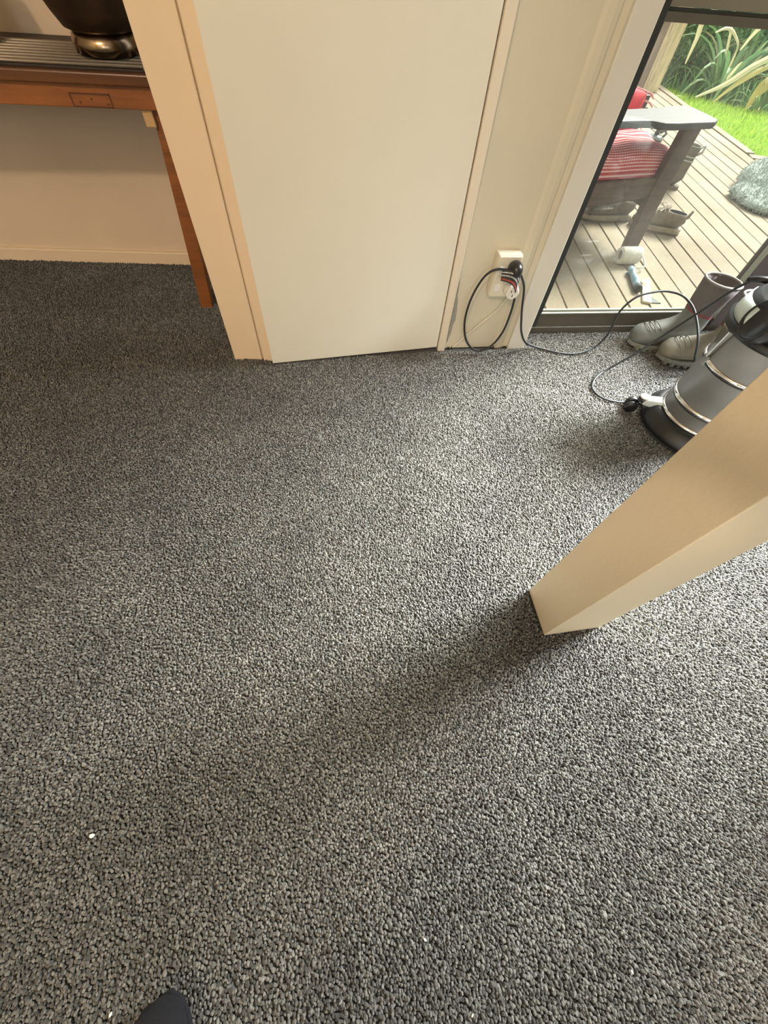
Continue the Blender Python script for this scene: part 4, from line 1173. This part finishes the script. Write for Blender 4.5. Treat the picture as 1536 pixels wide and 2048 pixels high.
# ================================================================== INSIDE THINGS
# ------------------------------------------------------------------ power socket
so_ = thing('power_socket', 'cream double power socket low on the wall right of the door', 'socket', (0.5595, 1.252, 0.28))
MB().mm((-0.0385, -0.034, -0.063), (0.0385, 0.0, 0.063)).build('mounting_block', M['plastic_cream'], so_, bevel=0.004)
MB().mm((-0.037, -0.041, -0.061), (0.037, -0.034, 0.061)).build('face_plate', M['plastic_cream'], so_, bevel=0.003)
for z in (0.020, -0.030):
    MB().mm((-0.029, -0.0445, z - 0.012), (-0.012, -0.041, z + 0.012)).build('switch', M['plastic_white'], so_, bevel=0.0015)

# ------------------------------------------------------------------ black power cord of the vacuum
pc = thing('power_cable', 'long black power cord looped from the wall socket to the vacuum', 'cord', (0.575, 1.21, 0.30))
O = Vector((0.575, 1.21, 0.30))
cab = [(0.575, 1.196, 0.300), (0.560, 1.192, 0.309), (0.529, 1.198, 0.312), (0.501, 1.203, 0.301), (0.480, 1.205, 0.273), (0.462, 1.205, 0.216), (0.459, 1.205, 0.144), (0.477, 1.205, 0.078), (0.510, 1.205, 0.036),
       (0.546, 1.205, 0.024), (0.583, 1.205, 0.042), (0.609, 1.205, 0.096), (0.613, 1.203, 0.169), (0.606, 1.200, 0.229), (0.592, 1.195, 0.272), (0.578, 1.184, 0.300), (0.586, 1.184, 0.305), (0.603, 1.194, 0.291), (0.627, 1.200, 0.255),
       (0.643, 1.200, 0.198), (0.651, 1.190, 0.160), (0.672, 1.190, 0.105), (0.720, 1.215, 0.045), (0.783, 1.232, 0.013), (0.848, 1.202, 0.012), (0.925, 1.191, 0.012), (1.000, 1.205, 0.030), (1.026, 1.210, 0.085), (1.027, 1.220, 0.156),
       (1.059, 1.225, 0.205), (1.112, 1.225, 0.224), (1.161, 1.220, 0.230), (1.201, 1.190, 0.231), (1.229, 1.150, 0.215), (1.244, 1.100, 0.182), (1.256, 1.060, 0.140), (1.300, 1.055, 0.07), (1.365, 1.04, 0.012), (1.41, 0.98, 0.012),
       (1.38, 0.93, 0.012), (1.30, 0.87, 0.0115), (1.20, 0.88, 0.0115), (1.10, 0.905, 0.0115), (1.025, 0.916, 0.012), (0.961, 0.929, 0.012), (0.922, 0.954, 0.012), (0.911, 0.996, 0.012), (0.938, 1.042, 0.012), (0.982, 1.076, 0.016),
       (1.026, 1.083, 0.045), (1.069, 1.083, 0.085), (1.111, 1.084, 0.135), (1.139, 1.073, 0.190), (1.157, 1.056, 0.245), (1.166, 1.033, 0.300), (1.152, 0.994, 0.360), (1.118, 0.935, 0.416)]
MB().tube([p - O for p in smooth_path(cab, 7)], 0.0036, 9).build('cable', M['rubber'], pc, smooth=True)
# moulded plug
mb = MB()
rings = []
for y, rx, rz, dz in ((1.2105, 0.019, 0.020, 0.0), (1.200, 0.021, 0.022, 0.002), (1.186, 0.020, 0.021, 0.003), (1.174, 0.016, 0.017, 0.002), (1.167, 0.008, 0.009, 0.0)):
    rings.append([Vector((0.575 + rx * math.cos(2 * math.pi * i / 20), y, 0.312 + dz + rz * math.sin(2 * math.pi * i / 20))) - O for i in range(20)])
mb.loft(rings).build('plug', M['black'], pc, smooth=True)
# folded tag on the cord
mb = MB(); uvs = []
tl, tr, bl, br = Vector((0.527, 1.180, 0.318)), Vector((0.592, 1.178, 0.305)), Vector((0.530, 1.176, 0.289)), Vector((0.590, 1.174, 0.262))
for i in range(11):
    a_ = i / 10
    for j in range(3):
        b_ = j / 2
        p = (tl * (1 - a_) + tr * a_) * b_ + (bl * (1 - a_) + br * a_) * (1 - b_)
        p.z += 0.008 * math.sin(a_ * math.pi) - (0.010 * (max(0, a_ - .7) / .3) ** 2); p.y -= 0.006 * math.sin(a_ * math.pi)
        mb.v.append(tuple(p - O)); uvs.append((a_, b_))
for i in range(10):
    for j in range(2):
        p = i * 3 + j; mb.f.append((p, p + 3, p + 4, p + 1))
mb.uv = uvs
mb.build('cord_tag', M['tag'], pc, solid=0.0016)['label'] = 'black tag with small white and red print'

# white cord with tap-on (piggyback) plug
wc = thing('white_power_cable', 'white cord with piggyback plug running down the wall from the socket', 'cord', (0.585, 1.21, 0.245))
O = Vector((0.585, 1.21, 0.245))
mb = MB(); rings = []
for y, r in ((1.2105, 0.0225), (1.192, 0.0225), (1.190, 0.0205), (1.178, 0.0205), (1.1755, 0.0185)):
    rings.append([Vector((0.584 + r * math.cos(2 * math.pi * i / 24), y, 0.250 + r * math.sin(2 * math.pi * i / 24))) - O for i in range(24)])
mb.loft(rings).build('plug_body', M['plastic_white'], wc, smooth=False, bevel=0.0012)
for dx, dz, an in ((-0.0065, 0.005, -0.5), (0.0065, 0.005, 0.5), (0.0, -0.008, 0.0)):
    MB().box(Vector((0.584 + dx, 1.1752, 0.250 + dz)) - O, (0.0026, 0.0012, 0.0075), (0, an, 0)).build('pin_slot', M['slot'], wc)
MB().tube([Vector(p) - O for p in smooth_path([(0.586, 1.200, 0.232), (0.588, 1.212, 0.215), (0.593, 1.235, 0.190), (0.576, 1.2455, 0.147), (0.534, 1.2465, 0.101), (0.490, 1.2465, 0.053), (0.453, 1.2465, 0.010)], 6)], 0.0032, 8).build('cable', M['plastic_cream'], wc, smooth=True)

# ------------------------------------------------------------------ drum vacuum
VX, VY = 1.166, 0.80
vc = thing('drum_vacuum', 'small steel drum vacuum with black base and lid beside the post', 'vacuum cleaner', (VX, VY, 0.0))
MB().lathe([(0.136, 0.018), (0.152, 0.020), (0.153, 0.028), (0.150, 0.042), (0.134, 0.060), (0.128, 0.066), (0.119, 0.068)], 56).build('base', M['vac_black'], vc, smooth=True)
MB().lathe([(0.113, 0.062), (0.1135, 0.34), (0.114, 0.352)], 64, cap0=True).build('drum', M['steel'], vc, smooth=True)
for z in (0.074, 0.130, 0.252):
    MB().lathe([(0.1135, z - 0.006), (0.1165, z - 0.0045), (0.1178, z), (0.1165, z + 0.0045), (0.1135, z + 0.006)], 64, cap0=False, cap1=False).build('hoop', M['chrome'], vc, smooth=True)
    MB().lathe([(0.1136, z - 0.011), (0.1150, z - 0.0095), (0.1150, z - 0.0065), (0.1136, z - 0.006)], 64, cap0=False, cap1=False).build('hoop_shadow_bead', M['vac_black'], vc, smooth=True)
MB().lathe([(0.112, 0.344), (0.131, 0.346), (0.1355, 0.351), (0.1355, 0.362), (0.131, 0.367), (0.120, 0.368)], 64).build('lid_rim', M['vac_black'], vc, smooth=True)
MB().lathe([(0.126, 0.366), (0.125, 0.385), (0.116, 0.416), (0.106, 0.428), (0.0, 0.430)], 56, cap1=False).build('head_collar', M['vac_black'], vc, smooth=True)
mb = MB()
for i in range(29):
    a_ = R(100 + 78 * i / 28)
    for r, z in ((0.1272, 0.3675), (0.1264, 0.384), (0.1185, 0.412)):
        mb.v.append((r * math.cos(a_), r * math.sin(a_), z + 0.001))
for i in range(28):
    for j in range(2):
        p = i * 3 + j; mb.f.append((p, p + 3, p + 4, p + 1))
mb.build('lid_crescent', M['mint'], vc, smooth=True, solid=0.002)  # pale arc painting the window's reflection on the glossy black rim
# round black hose port on the left side of the head
d = Vector((-0.94, 0.16, 0.30)).normalized()
mb = MB().lathe([(0.050, -0.05), (0.050, 0.014), (0.047, 0.019), (0.042, 0.019), (0.039, 0.012), (0.0, 0.010)], 40, cap1=False)
qq = d.to_track_quat('Z', 'Y'); cc = Vector((-0.112, -0.026, 0.398))
mb.v = [tuple(cc + qq @ Vector(p)) for p in mb.v]
mb.build('hose_port', M['black'], vc, smooth=True)
# motor housing on top of the lid with a striped sticker
HC = (0.020, 0.020, 0.428)
MB().lathe([(0.094, 0.0), (0.093, 0.03), (0.084, 0.055), (0.06, 0.072), (0.0, 0.078)], 44, c=HC, cap1=False).build('motor_housing', M['mint'], vc, smooth=True)
mb = MB(); uvs = []
for i in range(25):
    a_ = R(100 + 100 * i / 24)
    for j, (r, z) in enumerate(((0.0952, 0.003), (0.0942, 0.0305), (0.0852, 0.0565), (0.061, 0.0735))):
        mb.v.append((HC[0] + r * math.cos(a_), HC[1] + r * math.sin(a_), HC[2] + z)); uvs.append((i / 24, j / 3))
for i in range(24):
    for j in range(3):
        p = i * 4 + j; mb.f.append((p, p + 4, p + 5, p + 1))
mb.uv = uvs; mb.build('sticker', M['decal'], vc, smooth=True)['label'] = 'sticker with navy and white stripes'
# strain relief where the cord leaves
MB().tube([(-0.015, 0.098, 0.43), (-0.045, 0.128, 0.420), (-0.056, 0.146, 0.412)], [0.010, 0.008, 0.0055], 10).build('strain_relief', M['black'], vc, smooth=True)
# over-centre latches down the drum
for an in (R(163), R(262), R(20)):
    mr = Matrix.Rotation(an, 3, 'Z')
    def lat(pts4a, pts4b):
        b_ = MB().hull8(pts4a, pts4b); b_.v = [tuple(mr @ Vector(p)) for p in b_.v]; return b_
    o = lat([(0.1145, -0.004, 0.258), (0.1145, 0.004, 0.258), (0.122, 0.004, 0.258), (0.122, -0.004, 0.258)], [(0.116, -0.022, 0.345), (0.116, 0.022, 0.345), (0.131, 0.022, 0.345), (0.131, -0.022, 0.345)]).build('latch', M['chrome'], vc, bevel=0.002)
    lat([(0.1135, -0.010, 0.235), (0.1135, 0.010, 0.235), (0.119, 0.010, 0.235), (0.119, -0.010, 0.235)], [(0.1135, -0.010, 0.262), (0.1135, 0.010, 0.262), (0.121, 0.010, 0.262), (0.121, -0.010, 0.262)]).build('latch_catch', M['bracket'], o)
# castors on grey arms
for an in (R(149), R(269), R(29)):
    mr = Matrix.Rotation(an, 3, 'Z')
    tr_ = lambda b_: (setattr(b_, 'v', [tuple(mr @ Vector(p)) for p in b_.v]), b_)[1]
    arm = tr_(MB().hull8([(0.10, -0.024, 0.046), (0.10, 0.024, 0.046), (0.10, 0.022, 0.078), (0.10, -0.022, 0.078)], [(0.178, -0.015, 0.046), (0.178, 0.015, 0.046), (0.178, 0.014, 0.062), (0.178, -0.014, 0.062)])).build('castor_arm', M['brackgrey'], vc, bevel=0.005)
    tr_(MB().lathe([(0.015, 0.044), (0.016, 0.052), (0.016, 0.062), (0.012, 0.066)], 20, c=(0.168, 0, 0))).build('swivel_collar', M['black'], vc, smooth=True)
    tr_(MB().lathe([(0.0155, 0.066), (0.0155, 0.069), (0.0, 0.0695)], 20, c=(0.168, 0, 0), cap1=False)).build('swivel_cap', M['plastic_white'], vc, smooth=True)
    tr_(MB().lathe([(0.0035, 0.0694), (0.0035, 0.0702)], 10, c=(0.168, 0, 0))).build('cap_screw', M['black'], vc)
    for s in (-1, 1):
        tr_(MB().lathe([(0.008, -0.008), (0.018, -0.007), (0.0205, -0.003), (0.0205, 0.003), (0.018, 0.007), (0.008, 0.008)], 22, c=(0.190, s * 0.013, 0.0245), rot=(math.pi / 2, 0, 0.25))).build('castor_wheel', M['vac_black'], vc, smooth=True)

# ------------------------------------------------------------------ table in the left room
tb = thing('side_table', 'orange stained wooden table against the wall in the left room', 'table', (-1.10, 1.70, 0.0))
O = Vector((-1.10, 1.70, 0.0))
MB().mm((-1.76, 1.492, 0.6), (-0.375, 1.86, 0.622)).build('table_top', M['table_top'], tb, origin=O, bevel=0.003)
MB().mm((-1.74, 1.505, 0.556), (-0.385, 1.528, 0.6)).build('front_rail', M['table_wood'], tb, origin=O, bevel=0.002)
MB().mm((-1.72, 1.828, 0.556), (-0.43, 1.85, 0.6)).build('rear_rail', M['table_wood'], tb, origin=O, bevel=0.002)
MB().mm((-0.412, 1.528, 0.556), (-0.39, 1.83, 0.6)).build('end_rail', M['table_wood'], tb, origin=O, bevel=0.002)
for x0 in (-0.492, -1.72):
    for y0 in (1.53, 1.79):
        dx = 0.058 if x0 > -1 else -0.058
        MB().hull8([(x0, y0, 0.0), (x0 + 0.042, y0, 0.0), (x0 + 0.042, y0 + 0.042, 0.0), (x0, y0 + 0.042, 0.0)], [(x0 + dx, y0, 0.6), (x0 + dx + 0.046, y0, 0.6), (x0 + dx + 0.046, y0 + 0.042, 0.6), (x0 + dx, y0 + 0.042, 0.6)]).build('leg', M['table_wood'], tb, origin=O, bevel=0.002)
MB().mm((-0.462, 1.515, 0.520), (-0.436, 1.529, 0.556)).build('corner_block', M['pale_wood'], tb, origin=O, bevel=0.002)['label'] = 'pale wooden corner block'
# shallow dark drawer-like inlay on the rail
fr = MB().mm((-0.620, 1.5035, 0.581), (-0.525, 1.5055, 0.5835)).mm((-0.622, 1.5035, 0.558), (-0.6195, 1.5055, 0.5835)).mm((-0.527, 1.5035, 0.558), (-0.5245, 1.5055, 0.5835)).mm((-0.620, 1.5035, 0.557), (-0.525, 1.5055, 0.5595))
fr.build('plug_outline', M['table_mark'], tb, origin=O)
for x, z in ((-0.572, 0.573), (-0.602, 0.566), (-0.535, 0.564)):
    MB().lathe([(0.0022, 0), (0.0022, 0.002)], 10, c=(x, 1.5055, z), rot=(math.pi / 2, 0, 0)).build('screw_hole', M['table_mark'], tb, origin=O)

tr_t = thing('wire_tray', 'dark metal tray with steel bars on the side table', 'tray', (-0.95, 1.66, 0.622))
O = Vector((-0.95, 1.66, 0.622))
MB().mm((-1.55, 1.512, 0.622), (-0.382, 1.842, 0.627)).build('tray_floor', M['tray'], tr_t, origin=O, bevel=0.001)
nb = 8
for i in range(nb):
    y = 1.517 + i * 0.030
    MB().tube([Vector((-1.548, y, 0.631)) - O, Vector((-0.384, y, 0.631)) - O], 0.0034, 8).build('bar', M['rod'], tr_t, smooth=True)
for x in (-1.54, -0.98, -0.42):
    MB().tube([Vector((x, 1.513, 0.628)) - O, Vector((x, 1.742, 0.628)) - O], 0.0026, 6).build('cross_bar', M['rod'], tr_t, smooth=True)

pt = thing('metal_pot', 'dark flared metal pot standing on the barred tray', 'pot', (-0.522, 1.622, 0.634))
MB().lathe([(0.068, 0.0), (0.078, 0.004), (0.080, 0.022), (0.074, 0.036), (0.067, 0.040)], 40).build('foot', M['pot_base'], pt, smooth=True)
MB().lathe([(0.067, 0.038), (0.086, 0.046), (0.100, 0.070), (0.118, 0.11), (0.142, 0.18), (0.158, 0.24), (0.163, 0.25), (0.158, 0.25), (0.135, 0.175), (0.090, 0.08), (0.0, 0.06)], 48, cap1=False).build('bowl', M['pot'], pt, smooth=True)
pt2 = thing('steel_jar', 'steel jar at the far left end of the barred tray', 'jar', (-0.862, 1.655, 0.634))
MB().lathe([(0.050, 0.0), (0.058, 0.004), (0.060, 0.022), (0.050, 0.034), (0.046, 0.036)], 36).build('foot', M['pot_base'], pt2, smooth=True)
MB().lathe([(0.046, 0.034), (0.056, 0.05), (0.060, 0.13), (0.052, 0.16), (0.0, 0.165)], 36, cap1=False).build('body', M['pot'], pt2, smooth=True)

# ------------------------------------------------------------------ the photographer (only a toe reaches into the frame)
M['skin'] = mat('skin', (0.55, 0.33, 0.23), 0.5, vary=0.06, vscale=20)
M['hair'] = mat('brown_hair', (0.06, 0.035, 0.02), 0.6, vary=0.3, vscale=60, bump=0.4, bscale=120)
M['shirt'] = mat('grey_shirt', (0.16, 0.17, 0.19), 0.9, vary=0.1, vscale=20, bump=0.1, bscale=200)
M['jeans'] = mat('dark_trousers', (0.045, 0.05, 0.065), 0.9, vary=0.15, vscale=25, bump=0.1, bscale=250)
def skin_mesh(name, mt, parent, verts, edges, root=0, sub=2):
    me = bpy.data.meshes.new(name)
    me.from_pydata([v[:3] for v in verts], edges, [])
    me.materials.append(mt)
    o = bpy.data.objects.new(name, me); COL.objects.link(o); o.parent = parent
    md = o.modifiers.new('skin', 'SKIN'); md.use_smooth_shade = True; md.branch_smoothing = 0.4
    for i, v in enumerate(verts):
        d = me.skin_vertices[0].data[i]
        d.radius = (v[3], v[4] if len(v) > 4 else v[3]); d.use_root = (i == root)
    sb = o.modifiers.new('sub', 'SUBSURF'); sb.levels = sub; sb.render_levels = sub
    return o
pe = thing('person', 'person standing at the bottom edge, only a dark navy slipper toe in view', 'person', (-0.21, -0.70, 0.0))
# joints relative to the standing point: x to the right, y towards the door
body = [(0, 0, 0.93, .135, .10), (0, -0.01, 1.06, .125, .09), (0, 0.0, 1.20, .14, .10), (0, 0.03, 1.34, .135, .09), (0.0, 0.07, 1.44, .052),       # 0-4 pelvis..neck base
        (0, 0.10, 1.50, .050), (0, 0.125, 1.56, .070, .082), (0, 0.135, 1.63, .080, .092), (0, 0.13, 1.70, .055, .065),                              # 5-8 neck, head
        (-0.10, 0.01, 0.86, .085), (-0.125, 0.05, 0.48, .060), (-0.13, 0.17, 0.095, .040),                                                        # 9-11 left leg
        (0.10, 0.0, 0.86, .085), (0.125, 0.0, 0.48, .060), (0.13, -0.03, 0.095, .040),                                                            # 12-14 right leg
        (-0.17, 0.03, 1.38, .055), (-0.235, 0.12, 1.14, .042), (-0.03, 0.42, 1.06, .030), (0.07, 0.53, 1.02, .026),                                # 15-18 left arm
        (0.17, 0.03, 1.38, .055), (0.29, 0.10, 1.14, .042), (0.33, 0.42, 1.06, .030), (0.315, 0.53, 1.02, .026)]                                   # 19-22 right arm
bed_ = [(0, 1), (1, 2), (2, 3), (3, 4), (4, 5), (5, 6), (6, 7), (7, 8), (0, 9), (9, 10), (10, 11), (0, 12), (12, 13), (13, 14), (3, 15), (15, 16), (16, 17), (17, 18), (3, 19), (19, 20), (20, 21), (21, 22)]
bo = skin_mesh('body', M['skin'], pe, body, bed_)
# palms and fingers closed on the phone's edges
for side, hx in ((-1, 0.075), (1, 0.315)):
    w0 = Vector((hx, 0.53, 1.02)); inward = -side
    skin_mesh('palm', M['skin'], bo, [(w0.x, w0.y - .02, w0.z, .024, .017), (w0.x + inward * .006, w0.y + .035, w0.z - .012, .034, .015), (w0.x + inward * .012, w0.y + .075, w0.z - .030, .034, .013)], [(0, 1), (1, 2)])
    for k, (l, dy) in enumerate(((.040, .0), (.044, .0), (.041, .0), (.034, .0))):
        b0 = Vector((w0.x + inward * .010, w0.y + .058 + .014 * k * .6, w0.z - .044 + .016 * k * .2 + .012 * k))
        skin_mesh('finger', M['skin'], bo, [(*b0, .0085), (b0.x + inward * l * .55, b0.y + .012, b0.z - .014, .008), (b0.x + inward * l, b0.y + .006, b0.z - .010, .0068)], [(0, 1), (1, 2)], sub=1)
    skin_mesh('thumb', M['skin'], bo, [(w0.x, w0.y + .02, w0.z + .006, .011), (w0.x + inward * .022, w0.y + .048, w0.z + .014, .0095), (w0.x + inward * .044, w0.y + .062, w0.z + .006, .008)], [(0, 1), (1, 2)], sub=1)
# face
MB().lathe([(0.0, 0.03), (0.010, 0.018), (0.015, 0.0), (0.0, -0.006)], 12, c=(0, 0.222, 1.595), cap0=False, cap1=False).build('nose', M['skin'], bo, smooth=True)
for sx in (-1, 1):
    MB().lathe([(0.0, -0.011), (0.009, -0.006), (0.011, 0), (0.009, 0.006), (0.0, 0.011)], 12, c=(sx * 0.032, 0.212, 1.635), cap0=False, cap1=False).build('eye', M['plastic_white'], bo, smooth=True)
    MB().lathe([(0.0, -0.03), (0.012, -0.02), (0.016, 0.0), (0.013, 0.02), (0.0, 0.03)], 12, c=(sx * 0.083, 0.125, 1.625), cap0=False, cap1=False).build('ear', M['skin'], bo, smooth=True)
MB().tube([(-0.026, 0.205, 1.562), (0, 0.214, 1.560), (0.026, 0.205, 1.562)], [0.003, 0.006, 0.003], 8).build('mouth', M['boot_red'], bo, smooth=True)
MB().lathe([(0.086, -0.01), (0.092, 0.03), (0.086, 0.065), (0.060, 0.095), (0.0, 0.108)], 28, c=(0, 0.115, 1.64), cap1=False).build('hair', M['hair'], pe, smooth=True)
skin_mesh('shirt', M['shirt'], pe, [(0, 0, 0.90, .150, .115), (0, -0.01, 1.06, .140, .105), (0, 0.0, 1.20, .155, .115), (0, 0.03, 1.34, .150, .105), (0.0, 0.065, 1.43, .066), (-0.17, 0.03, 1.385, .070), (-0.215, 0.09, 1.22, .062), (0.17, 0.03, 1.385, .070), (0.25, 0.075, 1.22, .062)],
          [(0, 1), (1, 2), (2, 3), (3, 4), (3, 5), (5, 6), (3, 7), (7, 8)])
skin_mesh('trousers', M['jeans'], pe, [(0, 0, 0.94, .145, .112), (-0.10, 0.01, 0.84, .098), (-0.125, 0.05, 0.48, .074), (-0.13, 0.155, 0.13, .062), (0.10, 0.0, 0.84, .098), (0.125, 0.0, 0.48, .074), (0.13, -0.045, 0.13, .062)],
          [(0, 1), (1, 2), (2, 3), (0, 4), (4, 5), (5, 6)])
def make_slipper(fx, fy, rz):
    st = [((0.262, 0.034), (0.262, 0.014), 0.012), ((0.256, 0.050), (0.256, 0.008), 0.027), ((0.238, 0.062), (0.238, 0.008), 0.038), ((0.20, 0.072), (0.20, 0.008), 0.044), ((0.165, 0.084), (0.155, 0.008), 0.045), ((0.14, 0.092), (0.10, 0.008), 0.042), ((0.13, 0.092), (0.04, 0.010), 0.039), ((0.128, 0.090), (0.006, 0.030), 0.038), ((0.126, 0.086), (0.000, 0.075), 0.038)]
    mr = Matrix.Rotation(rz, 3, 'Z')
    tf = lambda p: mr @ p + Vector((fx, fy, 0.006))
    o = MB().loft([[tf(p) for p in super_ring(*q)] for q in st], True, True).build('slipper', M['slipper'], pe, smooth=True)
    so = [tf(Vector((x, y, 0))) for x, y in sole_outline(0.265, 0.096, 0.0)]
    MB().prism([(p.x, p.y) for p in so], 0.004, 0.014).build('sole', M['slipper'], o, bevel=0.002)
    return tf, o
tf, slo = make_slipper(-0.103, 0.162, R(88))
MB().tube([tf(Vector(p)) for p in ((0.222, 0.004, 0.0675), (0.234, 0.0, 0.0645), (0.242, 0.002, 0.061))], 0.0011, 5).build('lint_thread', M['lint'], slo)
make_slipper(0.135, -0.085, R(84))
ph = thing('phone', 'dark phone held by the person', 'phone', (-0.012, -0.075, 0.975), 0, rot=(R(58), 0, R(-12)))
MB().mm((-0.078, -0.0045, -0.038), (0.078, 0.0045, 0.038)).build('body', M['black'], ph, bevel=0.004)
MB().mm((-0.074, -0.0056, -0.034), (0.074, -0.0044, 0.034)).build('screen', M['slot'], ph)

lint = [((-0.4677, -0.0739), 0.0032, 'white crumb on the carpet left of centre, well above the slipper toe'), ((-0.3864, -0.2883), 0.002, 'white crumb on the carpet beside the slipper toe'),
        ((0.0874, -0.2729), 0.0018, 'white crumb on the carpet near the middle of the bottom part'), ((0.1457, -0.3616), 0.0016, 'white crumb on the carpet at the bottom edge, right of the slipper'),
        ((0.4135, -0.3522), 0.0018, 'pale thread scrap on the carpet at lower right')]
for i, ((x, y), r, lab) in enumerate(lint):
    mb = MB().lathe([(0.0, -r), (r * .8, -r * .4), (r, 0.1 * r), (r * .6, r * .8), (0.0, r)], 8, cap0=False, cap1=False)
    rng = random.Random(i)
    mb.v = [(p[0] * 1.5 * rng.uniform(.8, 1.2), p[1] * rng.uniform(.8, 1.2), p[2]) for p in mb.v]
    o = mb.build('lint_crumb', M['lint']); o.location = (x, y, 0.009); o.rotation_euler = (0.3, 0.2, i * 1.3)
    tag(o, lab, 'crumb', 'crumbs on the carpet')

# ------------------------------------------------------------------ ceiling lamp of the room (above the frame)
cl = thing('ceiling_light', 'round warm ceiling light', 'ceiling light', (-1.20, -1.50, 2.75))
MB().lathe([(0.15, 0.0), (0.15, -0.03), (0.13, -0.035)], 32, cap1=False).build('housing', M['white'], cl, smooth=True)
lp = lamp('ceiling_bulb', 'POINT', (-1.20, -1.50, 2.62), 140, (1.0, 0.76, 0.55), size=0.09)
